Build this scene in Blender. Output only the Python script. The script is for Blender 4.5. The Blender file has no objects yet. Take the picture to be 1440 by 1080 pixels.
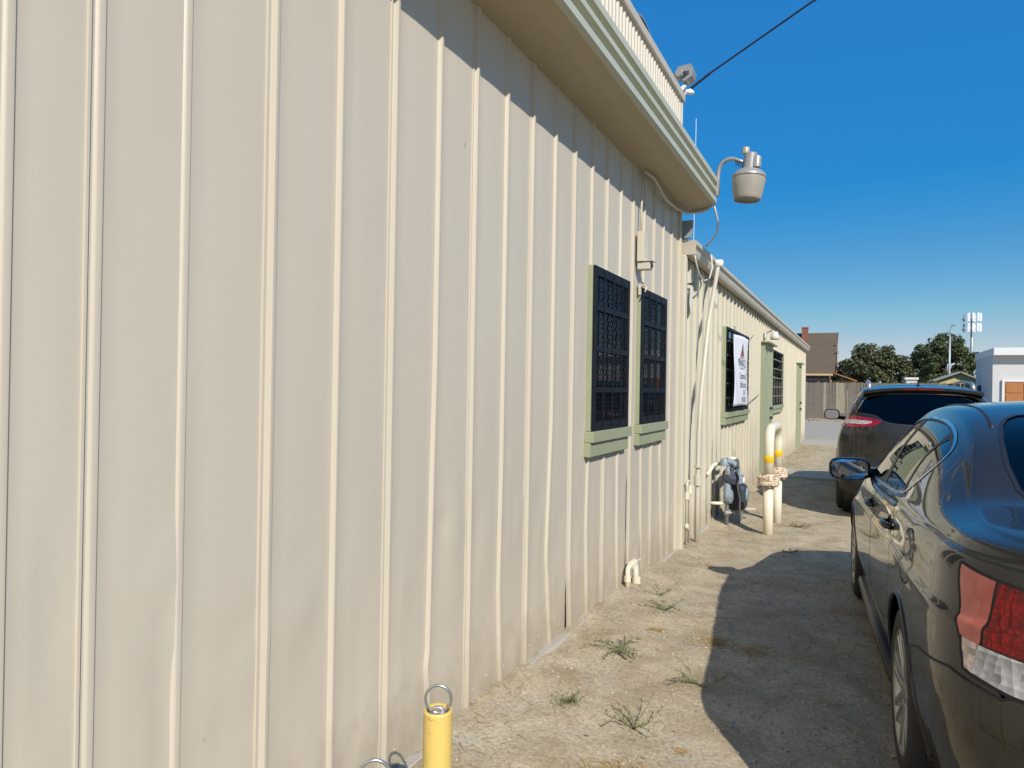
import bpy, bmesh, math, random
import numpy as np
from mathutils import Vector, Matrix
R_ = math.radians
random.seed(7)
rng = np.random.default_rng(7)
scene = bpy.context.scene
COL = scene.collection

# ------------------------------------------------------------------ camera, sky, sun, exposure
TH, ROLL, PITCH = math.atan(488 / 975.0), R_(0.95), R_(0.2)
cam_data = bpy.data.cameras.new('camera')
cam = bpy.data.objects.new('camera', cam_data)
COL.objects.link(cam)
fw = Vector((-math.sin(TH) * math.cos(PITCH), math.cos(TH) * math.cos(PITCH), math.sin(PITCH)))
rt0 = Vector((math.cos(TH), math.sin(TH), 0))
up0 = rt0.cross(fw)
rt = rt0 * math.cos(ROLL) + up0 * math.sin(ROLL)
up = up0 * math.cos(ROLL) - rt0 * math.sin(ROLL)
M = Matrix((rt, up, -fw)).transposed().to_4x4()
M.translation = Vector((1.567, 0, 1.49))
cam.matrix_world = M
cam_data.sensor_width = 36
cam_data.lens = 36 * 975 / 1440
cam_data.clip_start = 0.05
cam_data.clip_end = 3000
scene.camera = cam

SUN_AZ = Vector((0.693, -0.721, 0)).normalized()
SUN_EL = R_(37.2)
sun_dir = Vector((SUN_AZ.x * math.cos(SUN_EL), SUN_AZ.y * math.cos(SUN_EL), math.sin(SUN_EL)))
world = bpy.data.worlds.new('World')
scene.world = world
world.use_nodes = True
wn = world.node_tree
sky = wn.nodes.new('ShaderNodeTexSky')
sky.sky_type = 'NISHITA'
sky.sun_disc = False
sky.sun_elevation = SUN_EL
sky.sun_rotation = math.atan2(SUN_AZ.x, SUN_AZ.y)
sky.altitude = 20
sky.air_density = 1.0
sky.dust_density = 0.25
sky.ozone_density = 3.0
bg = wn.nodes['Background']
# the clear sky is deep and even: the same saturation and level curve over the whole dome
sep = wn.nodes.new('ShaderNodeSeparateColor'); sep.mode = 'HSV'
com = wn.nodes.new('ShaderNodeCombineColor'); com.mode = 'HSV'
sat = wn.nodes.new('ShaderNodeMath'); sat.operation = 'MULTIPLY'; sat.inputs[1].default_value = 1.5
mn_ = wn.nodes.new('ShaderNodeMath'); mn_.operation = 'MINIMUM'; mn_.inputs[1].default_value = 0.962
pw_ = wn.nodes.new('ShaderNodeMath'); pw_.operation = 'POWER'; pw_.inputs[1].default_value = 0.22
lv_ = wn.nodes.new('ShaderNodeMath'); lv_.operation = 'MULTIPLY'; lv_.inputs[1].default_value = 4.75
wn.links.new(sky.outputs['Color'], sep.inputs[0])
hu_ = wn.nodes.new('ShaderNodeMath'); hu_.operation = 'MAXIMUM'; hu_.inputs[1].default_value = 0.566
wn.links.new(sep.outputs[0], hu_.inputs[0]); wn.links.new(hu_.outputs[0], com.inputs[0])
wn.links.new(sep.outputs[1], sat.inputs[0]); wn.links.new(sat.outputs[0], mn_.inputs[0]); wn.links.new(mn_.outputs[0], com.inputs[1])
wn.links.new(sep.outputs[2], pw_.inputs[0]); wn.links.new(pw_.outputs[0], lv_.inputs[0]); wn.links.new(lv_.outputs[0], com.inputs[2])
wn.links.new(com.outputs[0], bg.inputs['Color'])
bg.inputs['Strength'].default_value = 0.093
sl = bpy.data.lights.new('sun', 'SUN')
sl.energy = 5.0
sl.angle = R_(0.53)
sl.color = (1.0, 0.945, 0.86)
sun = bpy.data.objects.new('sun', sl)
COL.objects.link(sun)
sun.rotation_euler = sun_dir.to_track_quat('Z', 'Y').to_euler()
sun.location = (20, -20, 30)
vs = scene.view_settings
vs.view_transform = 'Standard'
vs.look = 'None'
vs.exposure = 0.0
vs.gamma = 1.0
scene.cycles.max_bounces = 7
scene.cycles.diffuse_bounces = 3
scene.cycles.glossy_bounces = 4
scene.cycles.transmission_bounces = 4
scene.cycles.transparent_max_bounces = 8

# ------------------------------------------------------------------ helpers
ORG = {}

class MB:
    def __init__(s):
        s.v, s.f = [], []
    def add(s, vs_, fs_):
        o = len(s.v)
        s.v += [tuple(p) for p in vs_]
        s.f += [tuple(i + o for i in f) for f in fs_]
        return s
    def box(s, x0, x1, y0, y1, z0, z1):
        return s.add([(x0, y0, z0), (x1, y0, z0), (x1, y1, z0), (x0, y1, z0), (x0, y0, z1), (x1, y0, z1), (x1, y1, z1), (x0, y1, z1)],
                     [(3, 2, 1, 0), (4, 5, 6, 7), (0, 1, 5, 4), (1, 2, 6, 5), (2, 3, 7, 6), (3, 0, 4, 7)])
    def obox(s, c, ax, ay, az):
        c, ax, ay, az = map(Vector, (c, ax, ay, az))
        P = []
        for k in (-1, 1):
            for a, b in ((-1, -1), (1, -1), (1, 1), (-1, 1)):
                P.append(c + ax * a + ay * b + az * k)
        return s.add(P, [(3, 2, 1, 0), (4, 5, 6, 7), (0, 1, 5, 4), (1, 2, 6, 5), (2, 3, 7, 6), (3, 0, 4, 7)])
    def tube(s, pts, r, n=10, cap=True):
        pts = [Vector(p) for p in pts]
        rr = r if isinstance(r, (list, tuple)) else [r] * len(pts)
        t0 = (pts[1] - pts[0]).normalized()
        a = t0.orthogonal().normalized()
        rings, F = [], []
        for i, p in enumerate(pts):
            if i == 0: t = (pts[1] - p)
            elif i == len(pts) - 1: t = (p - pts[i - 1])
            else: t = (pts[i + 1] - p).normalized() + (p - pts[i - 1]).normalized()
            t.normalize()
            a = (a - t * a.dot(t)).normalized()
            b = t.cross(a)
            rings.append([p + (a * math.cos(2 * math.pi * k / n) + b * math.sin(2 * math.pi * k / n)) * rr[i] for k in range(n)])
        P = [q for r_ in rings for q in r_]
        for i in range(len(pts) - 1):
            for k in range(n):
                F.append((i * n + k, i * n + (k + 1) % n, (i + 1) * n + (k + 1) % n, (i + 1) * n + k))
        if cap:
            F.append(tuple(range(n - 1, -1, -1)))
            F.append(tuple((len(pts) - 1) * n + k for k in range(n)))
        return s.add(P, F)
    def lathe(s, c, prof, n=24, axis=(0, 0, 1)):
        c, ax = Vector(c), Vector(axis).normalized()
        a = ax.orthogonal().normalized()
        b = ax.cross(a)
        P, F = [], []
        for (r, h) in prof:
            for k in range(n):
                t = 2 * math.pi * k / n
                P.append(c + ax * h + (a * math.cos(t) + b * math.sin(t)) * max(r, 1e-4))
        for i in range(len(prof) - 1):
            for k in range(n):
                F.append((i * n + k, i * n + (k + 1) % n, (i + 1) * n + (k + 1) % n, (i + 1) * n + k))
        return s.add(P, F)
    def extrude_y(s, prof, y0, y1, closed=False, caps=True):
        """prof: (x,z) list swept along y"""
        n = len(prof)
        P = [(x, y0, z) for x, z in prof] + [(x, y1, z) for x, z in prof]
        m = n if closed else n - 1
        F = [(i, (i + 1) % n, n + (i + 1) % n, n + i) for i in range(m)]
        if caps:
            F += [tuple(range(n)), tuple(range(2 * n - 1, n - 1, -1))]
        return s.add(P, F)
    def build(s, name, m, parent=None, smooth=False, bevel=0, seg=2, auto=None):
        me = bpy.data.meshes.new(name)
        org = ORG.get(parent.name, Vector()) if parent else Vector()
        me.from_pydata([tuple(Vector(p) - org) for p in s.v], [], s.f)
        me.materials.append(MAT[m] if isinstance(m, str) else m)
        if smooth:
            me.shade_smooth()
        me.validate()
        o = bpy.data.objects.new(name, me)
        COL.objects.link(o)
        if auto:
            me.shade_smooth()
            bm_ = bmesh.new(); bm_.from_mesh(me)
            for e_ in bm_.edges:
                if len(e_.link_faces) == 2 and e_.calc_face_angle(0) > R_(auto): e_.smooth = False
            bm_.to_mesh(me); bm_.free()
        if bevel:
            b = o.modifiers.new('bevel', 'BEVEL')
            b.width, b.segments, b.limit_method = bevel, seg, 'ANGLE'
        if parent:
            o.parent = parent
            ORG[o.name] = org
        return o

def tag(o, label=None, cat=None, group=None, kind=None):
    if label: o['label'] = label
    if cat: o['category'] = cat
    if group: o['group'] = group
    if kind: o['kind'] = kind
    return o

def thing(name, label, cat, loc=(0, 0, 0), rotz=0, group=None):
    o = bpy.data.objects.new(name, None)
    o.empty_display_size = 0.1
    COL.objects.link(o)
    o.location = loc
    o.rotation_euler = (0, 0, rotz)
    ORG[o.name] = Vector(loc)
    return tag(o, label, cat, group)

def copy_part(o, parent, loc=None):
    c = o.copy()
    COL.objects.link(c)
    c.parent = parent
    if loc is not None: c.location = loc
    return c

def smoothstep(a, b, x):
    t = np.clip((x - a) / (b - a), 0, 1)
    return t * t * (3 - 2 * t)

# ------------------------------------------------------------------ materials
MAT = {}

class NT:
    def __init__(s, name):
        s.m = bpy.data.materials.new(name)
        s.m.use_nodes = True
        s.t = s.m.node_tree
        s.b = s.t.nodes['Principled BSDF']
        MAT[name] = s.m
    def n(s, typ, **kw):
        nd = s.t.nodes.new(typ)
        for k, v in kw.items():
            if k in nd.inputs: nd.inputs[k].default_value = v
            else: setattr(nd, k, v)
        return nd
    def l(s, a, b): s.t.links.new(a, b)
    def coord(s, kind='Object', scale=(1, 1, 1)):
        tc = s.n('ShaderNodeTexCoord')
        mp = s.n('ShaderNodeMapping')
        mp.inputs['Scale'].default_value = scale
        s.l(tc.outputs[kind], mp.inputs['Vector'])
        return mp.outputs['Vector']
    def geo(s, scale=(1, 1, 1)):
        g = s.n('ShaderNodeNewGeometry')
        mp = s.n('ShaderNodeMapping')
        mp.inputs['Scale'].default_value = scale
        s.l(g.outputs['Position'], mp.inputs['Vector'])
        return mp.outputs['Vector']
    def noise(s, vec, scale, detail=4, rough=0.55, dist=0.0):
        nd = s.n('ShaderNodeTexNoise')
        nd.inputs['Scale'].default_value = scale
        nd.inputs['Detail'].default_value = detail
        nd.inputs['Roughness'].default_value = rough
        nd.inputs['Distortion'].default_value = dist
        s.l(vec, nd.inputs['Vector'])
        return nd.outputs['Fac']
    def ramp(s, fac, stops):
        r = s.n('ShaderNodeValToRGB')
        e = r.color_ramp.elements
        while len(e) < len(stops): e.new(0.5)
        for el, (p, c) in zip(e, stops):
            el.position = p
            el.color = (*c, 1) if len(c) == 3 else c
        s.l(fac, r.inputs['Fac'])
        return r.outputs['Color']
    def mix(s, fac, a, b, typ='MIX'):
        m = s.n('ShaderNodeMix')
        m.data_type = 'RGBA'
        m.blend_type = typ
        for i, x in ((0, fac), (6, a), (7, b)):
            if isinstance(x, (int, float)): m.inputs[i].default_value = x
            elif isinstance(x, tuple): m.inputs[i].default_value = (*x, 1)
            else: s.l(x, m.inputs[i])
        return m.outputs[2]
    def bump(s, h, strength=0.3, dist=0.01, normal=None):
        b = s.n('ShaderNodeBump')
        b.inputs['Strength'].default_value = strength
        b.inputs['Distance'].default_value = dist
        s.l(h, b.inputs['Height'])
        if normal: s.l(normal, b.inputs['Normal'])
        return b.outputs['Normal']
    def set(s, **kw):
        for k, v in kw.items():
            k = k.replace('_', ' ')
            if isinstance(v, tuple): v = (*v, 1) if len(v) == 3 else v
            if hasattr(v, 'is_linked'): s.l(v, s.b.inputs[k])
            else: s.b.inputs[k].default_value = v
        return s.m

def simple(name, col, rough=0.6, metal=0.0, var=0.15, scale=6.0, bump=0.0, bscale=40.0, **kw):
    t = NT(name)
    v = t.geo()
    f = t.noise(v, scale, 5, 0.6)
    c = t.mix(f, tuple(x * (1 - var) for x in col), tuple(min(1, x * (1 + var)) for x in col))
    t.set(Base_Color=c, Roughness=rough, Metallic=metal, **kw)
    if bump: t.set(Normal=t.bump(t.noise(v, bscale, 4), 1.0, bump))
    return t.m

def wall_paint(name, col, dirt=(0.30, 0.25, 0.17), rough=0.42):
    t = NT(name)
    v = t.geo()
    big = t.noise(t.geo((1, 1, 0.35)), 1.3, 3, 0.5)
    fine = t.noise(v, 45, 4, 0.6)
    c = t.mix(big, tuple(x * 0.93 for x in col), tuple(min(1, x * 1.05) for x in col))
    c = t.mix(t.mix(1.0, fine, (0.06, 0.06, 0.06), 'MULTIPLY'), c, tuple(x * 0.6 for x in col))
    # dust splashed up from the dirt, ragged edge low on the wall
    sx = t.n('ShaderNodeSeparateXYZ')
    t.l(v, sx.inputs[0])
    ns = t.noise(t.geo((1, 1, 0.6)), 7, 5, 0.65)
    mt = t.n('ShaderNodeMath', operation='MULTIPLY'); t.l(ns, mt.inputs[0]); mt.inputs[1].default_value = 0.72
    ad = t.n('ShaderNodeMath', operation='SUBTRACT'); t.l(mt.outputs[0], ad.inputs[0]); t.l(sx.outputs['Z'], ad.inputs[1])
    low = t.ramp(ad.outputs[0], [(0.0, (0, 0, 0)), (0.35, (0.55, 0.55, 0.55))])
    c = t.mix(low, c, dirt)
    # sparse scuffs and specks
    vo = t.n('ShaderNodeTexVoronoi'); vo.inputs['Scale'].default_value = 3.1; t.l(t.geo((1, 1, 0.7)), vo.inputs['Vector'])
    sp = t.ramp(vo.outputs['Distance'], [(0.0, (0.5, 0.5, 0.5)), (0.022, (0.5, 0.5, 0.5)), (0.03, (0, 0, 0))])
    c = t.mix(sp, c, (0.25, 0.22, 0.18))
    t.set(Base_Color=c, Roughness=rough)
    t.b.inputs['Specular IOR Level'].default_value = 0.35
    n1 = t.bump(t.noise(t.geo((1, 1, 0.3)), 4.5, 2, 0.5), 0.32, 0.012)
    n2 = t.bump(t.noise(v, 120, 3), 0.10, 0.002, n1)
    t.set(Normal=n2)
    return t.m

wall_paint('wall_paint', (0.542, 0.484, 0.388))
wall_paint('far_wall_paint', (0.575, 0.53, 0.415), rough=0.5)
simple('trim_cream', (0.58, 0.53, 0.41), 0.5, var=0.08)
simple('fascia_paint', (0.47, 0.475, 0.355), 0.38, var=0.06, scale=3)
simple('soffit_paint', (0.43, 0.36, 0.23), 0.55, var=0.10, scale=2.5)
simple('parapet_paint', (0.60, 0.545, 0.44), 0.45, var=0.06)
simple('cap_paint', (0.50, 0.45, 0.36), 0.45, var=0.08)
simple('green_trim', (0.31, 0.335, 0.205), 0.5, var=0.10, scale=9)
simple('green_door', (0.35, 0.37, 0.23), 0.5, var=0.10, scale=5)
simple('grille_black', (0.006, 0.008, 0.014), 0.55, var=0.3, scale=30)
simple('backing_dark', (0.03, 0.025, 0.02), 0.9)
simple('roof_metal', (0.50, 0.48, 0.42), 0.45, var=0.1)
simple('blind', (0.80, 0.78, 0.72), 0.6, var=0.05)
simple('pvc', (0.56, 0.515, 0.415), 0.4, var=0.08, scale=12)
simple('pipe_cream', (0.72, 0.66, 0.50), 0.4, var=0.10, scale=14)
simple('cable_white', (0.62, 0.60, 0.55), 0.5)
simple('cable_black', (0.02, 0.02, 0.02), 0.6)
simple('galv', (0.50, 0.49, 0.47), 0.38, 0.75, var=0.15, scale=25)
simple('lamp_metal', (0.36, 0.35, 0.325), 0.42, 0.35, var=0.15, scale=20)
simple('lamp_bowl', (0.34, 0.31, 0.255), 0.3, 0.0, var=0.12, scale=14)
simple('lamp_dark', (0.16, 0.15, 0.14), 0.35, var=0.2)
simple('meter_blue', (0.235, 0.285, 0.325), 0.5, 0.1, var=0.45, scale=26)
simple('meter_dark', (0.035, 0.04, 0.055), 0.5, var=0.3, scale=18)
simple('steel_ring', (0.46, 0.46, 0.46), 0.32, 0.85, var=0.2, scale=60)
simple('band_yellow', (0.80, 0.48, 0.02), 0.4, var=0.08)
simple('banner_white', (0.80, 0.81, 0.84), 0.5, var=0.02)
simple('banner_ink', (0.08, 0.08, 0.09), 0.6)
simple('banner_red', (0.26, 0.08, 0.06), 0.6)
simple('concrete', (0.40, 0.37, 0.31), 0.85, var=0.16, scale=3, bump=0.004, bscale=60)
simple('fence_wood', (0.17, 0.145, 0.115), 0.85, var=0.30, scale=3)
simple('fence_wood_pale', (0.30, 0.265, 0.19), 0.85, var=0.2, scale=3)
simple('shingle', (0.120, 0.088, 0.055), 0.9, var=0.18, scale=1.2)
simple('brick_red', (0.25, 0.09, 0.06), 0.85, var=0.25, scale=5)
simple('house_wall', (0.11, 0.10, 0.095), 0.8)
simple('eave_tan', (0.55, 0.40, 0.22), 0.7)
simple('porch_wood', (0.36, 0.16, 0.06), 0.75, var=0.25, scale=4)
simple('stucco_white', (0.60, 0.58, 0.55), 0.8, var=0.06, scale=1.5)
simple('roof_edge_white', (0.74, 0.73, 0.70), 0.6, var=0.05)
simple('garage_wood', (0.42, 0.17, 0.05), 0.6, var=0.2, scale=3)
simple('shed_yellow', (0.55, 0.45, 0.20), 0.7)
simple('shed_roof', (0.34, 0.32, 0.28), 0.8)
simple('pole_steel', (0.42, 0.43, 0.42), 0.5, 0.4)
simple('antenna_white', (0.80, 0.80, 0.80), 0.5)
simple('antenna_grey', (0.25, 0.30, 0.33), 0.5)
simple('bark', (0.10, 0.075, 0.05), 0.9, var=0.3)
simple('pole_wood', (0.16, 0.11, 0.07), 0.9, var=0.25)
simple('stone', (0.37, 0.325, 0.25), 0.85, var=0.5, scale=35)
simple('stone_pale', (0.55, 0.52, 0.46), 0.8, var=0.2, scale=35)
simple('straw', (0.42, 0.28, 0.10), 0.8, var=0.3, scale=30)
simple('weed_green', (0.19, 0.195, 0.09), 0.65, var=0.35, scale=25)
simple('weed_dry', (0.26, 0.22, 0.10), 0.75, var=0.3, scale=25)
simple('litter', (0.36, 0.27, 0.14), 0.8, var=0.5, scale=9)
simple('tyre', (0.018, 0.018, 0.018), 0.75, var=0.25, scale=30)
simple('rim_alloy', (0.42, 0.41, 0.39), 0.32, 0.85, var=0.2, scale=25)
simple('black_plastic', (0.017, 0.017, 0.018), 0.45, var=0.2)
simple('black_gloss', (0.008, 0.008, 0.009), 0.12)
simple('cabin_dark', (0.022, 0.021, 0.02), 0.85)
simple('seat_dark', (0.035, 0.033, 0.031), 0.8)
simple('seam', (0.006, 0.006, 0.006), 0.7)
simple('chrome', (0.72, 0.72, 0.73), 0.20, 1.0, var=0.03)
simple('dirt_mark', (0.30, 0.26, 0.20), 0.9)

MAT['grille_black'].node_tree.nodes['Principled BSDF'].inputs['Specular IOR Level'].default_value = 0.22
# leaves
def leaf_mat(name, a, b):
    t = NT(name)
    v = t.geo()
    c = t.mix(t.ramp(t.noise(v, 0.9, 4, 0.65), [(0.35, (0, 0, 0)), (0.65, (1, 1, 1))]), a, b)
    c = t.mix(t.mix(1.0, t.noise(v, 6, 3), (0.6, 0.6, 0.6), 'MULTIPLY'), c, tuple(x * 0.45 for x in a))
    t.set(Base_Color=c, Roughness=0.6)
    return t.m
leaf_mat('leaf_olive', (0.075, 0.10, 0.032), (0.135, 0.12, 0.05))
leaf_mat('leaf_green', (0.065, 0.095, 0.032), (0.13, 0.14, 0.045))

# yellow post paint
t = NT('post_yellow')
v = t.geo()
c = t.mix(t.noise(v, 14, 4), (0.62, 0.43, 0.10), (0.74, 0.56, 0.17))
ch = t.ramp(t.noise(v, 48, 5, 0.72), [(0.63, (0, 0, 0)), (0.68, (1, 1, 1))])
c = t.mix(ch, c, (0.30, 0.21, 0.11))
sc_ = t.ramp(t.noise(t.geo((60, 60, 5)), 1.0, 4, 0.6), [(0.56, (0, 0, 0)), (0.72, (0.6, 0.6, 0.6))])
t.set(Base_Color=t.mix(sc_, c, (0.52, 0.42, 0.22)), Roughness=0.5)
t.set(Normal=t.bump(t.noise(v, 90, 3), 0.25, 0.002))
# rust on cream
t = NT('rusty_cream')
v = t.geo()
ru = t.ramp(t.noise(v, 42, 6, 0.75), [(0.50, (0, 0, 0)), (0.60, (1, 1, 1))])
ru2 = t.mix(t.noise(v, 90, 3), (0.30, 0.11, 0.03), (0.13, 0.05, 0.02))
t.set(Base_Color=t.mix(ru, (0.70, 0.60, 0.44), ru2), Roughness=0.75)
t.set(Normal=t.bump(t.noise(v, 60, 4), 0.6, 0.006))
# ground
t = NT('dirt')
v = t.geo()
big = t.noise(v, 0.55, 5, 0.6)
mid = t.noise(v, 3.5, 6, 0.65, 0.4)
fine = t.noise(v, 55, 5, 0.7)
gr = t.noise(v, 190, 3, 0.7)
c = t.mix(t.ramp(big, [(0.35, (0, 0, 0)), (0.65, (1, 1, 1))]), (0.48, 0.40, 0.265), (0.545, 0.47, 0.335))
c = t.mix(t.ramp(mid, [(0.40, (0, 0, 0)), (0.62, (1, 1, 1))]), c, (0.365, 0.29, 0.185))
c = t.mix(t.ramp(t.noise(v, 1.7, 5, 0.7, 1.2), [(0.55, (0, 0, 0)), (0.70, (0.8, 0.8, 0.8))]), c, (0.46, 0.42, 0.34))
c = t.mix(t.ramp(fine, [(0.3, (0.7, 0.7, 0.7)), (0.56, (0, 0, 0))]), c, (0.17, 0.135, 0.085))
c = t.mix(t.ramp(gr, [(0.62, (0, 0, 0)), (0.72, (0.7, 0.7, 0.7))]), c, (0.55, 0.51, 0.43))
t.set(Base_Color=c, Roughness=0.95)
t.b.inputs['Specular IOR Level'].default_value = 0.15
n1 = t.bump(mid, 0.5, 0.03)
n2 = t.bump(fine, 0.55, 0.008, n1)
t.set(Normal=t.bump(gr, 0.5, 0.004, n2))
# old asphalt lot
t = NT('asphalt_old')
v = t.geo()
c = t.mix(t.noise(v, 0.8, 5, 0.6), (0.36, 0.32, 0.25), (0.44, 0.395, 0.315))
c = t.mix(t.ramp(t.noise(v, 14, 5, 0.7), [(0.5, (0, 0, 0)), (0.75, (0.6, 0.6, 0.6))]), c, (0.25, 0.225, 0.18))
t.set(Base_Color=c, Roughness=0.9, Normal=t.bump(t.noise(v, 40, 4), 0.5, 0.01))
for nm_ in ('asphalt_old', 'concrete'):
    MAT[nm_].node_tree.nodes['Principled BSDF'].inputs['Specular IOR Level'].default_value = 0.08
# car paints
def car_paint(name, col):
    t = NT(name)
    v = t.coord()
    f = t.noise(v, 900, 2)
    c = t.mix(f, tuple(x * 0.8 for x in col), tuple(x * 1.25 for x in col))
    du = t.ramp(t.noise(t.coord(), 3.0, 5, 0.65), [(0.45, (0, 0, 0)), (0.8, (0.12, 0.12, 0.12))])
    c = t.mix(du, c, (0.14, 0.12, 0.09))
    t.set(Base_Color=c, Metallic=0.45, Roughness=0.36)
    t.b.inputs['Specular IOR Level'].default_value = 0.15
    t.b.inputs['Coat Weight'].default_value = 1.0
    t.b.inputs['Coat Roughness'].default_value = 0.025
    t.b.inputs['Coat IOR'].default_value = 1.38
    return t.m
car_paint('paint_sedan', (0.034, 0.032, 0.026))
car_paint('paint_suv', (0.036, 0.033, 0.027))
# tinted car glass: reflection by Fresnel over a dark see-through tint
def car_glass(name, tint, ior=1.7):
    t = NT(name)
    for nd in list(t.t.nodes):
        if nd.type == 'BSDF_PRINCIPLED': t.t.nodes.remove(nd)
    out = t.t.nodes['Material Output']
    fr = t.n('ShaderNodeFresnel'); fr.inputs['IOR'].default_value = ior
    tr = t.n('ShaderNodeBsdfTransparent'); tr.inputs['Color'].default_value = (*tint, 1)
    gl = t.n('ShaderNodeBsdfGlossy'); gl.inputs['Roughness'].default_value = 0.0; gl.inputs['Color'].default_value = (0.95, 0.95, 0.95, 1)
    mx = t.n('ShaderNodeMixShader')
    t.l(fr.outputs[0], mx.inputs[0]); t.l(tr.outputs[0], mx.inputs[1]); t.l(gl.outputs[0], mx.inputs[2])
    t.l(mx.outputs[0], out.inputs['Surface'])
    return t.m
car_glass('glass_tint', (0.22, 0.23, 0.22))
car_glass('glass_dark', (0.10, 0.10, 0.10), 1.40)
car_glass('glass_window', (0.85, 0.87, 0.86), 1.35)
# lamp lenses
def lens(name, col, facet=70.0, rough=0.12):
    t = NT(name)
    v = t.coord()
    vo = t.n('ShaderNodeTexVoronoi'); vo.inputs['Scale'].default_value = facet
    t.l(v, vo.inputs['Vector'])
    c = t.mix(vo.outputs['Color'], tuple(x * 0.45 for x in col), tuple(min(1, x * 1.35) for x in col))
    t.set(Base_Color=c, Roughness=0.25, Metallic=0.25)
    t.b.inputs['Coat Weight'].default_value = 1.0
    t.b.inputs['Coat Roughness'].default_value = 0.02
    bp = t.bump(vo.outputs['Distance'], 0.6, 0.006)
    t.l(bp, t.b.inputs['Normal'])
    return t.m
def _regular(nm):
    for nd in MAT[nm].node_tree.nodes:
        if nd.type == 'TEX_VORONOI': nd.inputs['Randomness'].default_value = 0.12
lens('lens_red', (0.34, 0.006, 0.012), 60)
lens('lens_clear', (0.42, 0.42, 0.41), 48)
lens('lens_white', (0.60, 0.48, 0.42), 60)
_regular('lens_clear'); _regular('lens_white'); _regular('lens_red')
t = NT('lens_salmon')
t.set(Base_Color=t.mix(t.ramp(t.noise(t.coord(), 7, 4, 0.6, 0.6), [(0.35, (0, 0, 0)), (0.65, (1, 1, 1))]), (0.40, 0.045, 0.03), (0.60, 0.15, 0.10)), Roughness=0.35)
t.b.inputs['Coat Weight'].default_value = 1.0
t.b.inputs['Coat Roughness'].default_value = 0.02
car_glass('glass_red', (0.86, 0.03, 0.05), 1.5)
car_glass('glass_salmon', (0.72, 0.20, 0.15), 1.5)
car_glass('glass_clear', (0.9, 0.9, 0.9), 1.5)
car_glass('glass_pink', (0.85, 0.66, 0.58), 1.5)
t = NT('reflector_metal')
vo = t.n('ShaderNodeTexVoronoi'); vo.inputs['Scale'].default_value = 46; vo.inputs['Randomness'].default_value = 0.2
t.l(t.coord(), vo.inputs['Vector'])
t.set(Base_Color=(0.85, 0.82, 0.80), Metallic=0.35, Roughness=0.25, Normal=t.bump(vo.outputs['Distance'], 1.0, 0.012))
simple('reflector_pale', (0.50, 0.46, 0.44), 0.4, 0.2, var=0.2, scale=20)
simple('mirror_glass', (0.55, 0.57, 0.6), 0.01, 1.0, var=0.0)

# ------------------------------------------------------------------ ground
def gz0(y):
    y = np.asarray(y, float)
    return -0.09 * smoothstep(4.0, 8.0, y) + 0.06 * smoothstep(20, 45, y)

def vnoise(x, y, s, seed=0):
    """smooth value noise, vectorised"""
    r = np.random.default_rng(seed).random((64, 64))
    x, y = np.asarray(x, float) / s, np.asarray(y, float) / s
    xi, yi = np.floor(x).astype(int), np.floor(y).astype(int)
    fx, fy = x - xi, y - yi
    fx, fy = fx * fx * (3 - 2 * fx), fy * fy * (3 - 2 * fy)
    a = r[xi % 64, yi % 64]; b = r[(xi + 1) % 64, yi % 64]; c = r[xi % 64, (yi + 1) % 64]; d = r[(xi + 1) % 64, (yi + 1) % 64]
    return (a * (1 - fx) + b * fx) * (1 - fy) + (c * (1 - fx) + d * fx) * fy - 0.5

def gz(x, y):
    x, y = np.asarray(x, float), np.asarray(y, float)
    near = 1 - smoothstep(14, 30, np.hypot(x, y))
    h = gz0(y)
    h = h + near * (0.030 * vnoise(x, y, 0.9, 1) + 0.022 * vnoise(x, y, 0.33, 2) + 0.012 * vnoise(x, y, 0.12, 3))
    h = h + 0.035 * np.exp(-np.abs(x) / 0.12) * (x > -0.2) * near      # soil banked against the wall
    h = h - 0.02 * np.exp(-((x - 1.75) / 0.16) ** 2) * near            # wheel ruts
    return h

def axis(lo, hi, near_lo, near_hi, d):
    a = list(np.arange(near_lo, near_hi, d))
    s, p = d, near_hi
    while p < hi:
        a.append(p); s *= 1.22; p += s
    a.append(hi)
    s, p = d * 1.22, near_lo - d
    while p > lo:
        a.insert(0, p); s *= 1.22; p -= s
    a.insert(0, lo)
    return np.array(a)
xs = axis(-900, 900, -0.4, 5.0, 0.045)
ys = axis(-600, 1600, 1.2, 12.0, 0.045)
XX, YY = np.meshgrid(xs, ys, indexing='ij')
ZZ = gz(XX, YY)
nx, ny = XX.shape
idx = np.arange(nx * ny).reshape(nx, ny)
fq = np.stack([idx[:-1, :-1], idx[1:, :-1], idx[1:, 1:], idx[:-1, 1:]], -1).reshape(-1, 4)
me = bpy.data.meshes.new('ground')
me.from_pydata(np.stack([XX, YY, ZZ], -1).reshape(-1, 3).tolist(), [], fq.tolist())
me.materials.append(MAT['dirt'])
me.shade_smooth()
ground = bpy.data.objects.new('ground', me)
COL.objects.link(ground)
tag(ground, 'tan dirt and gravel ground between the metal wall and the parked cars', 'ground', kind='structure')

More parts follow.
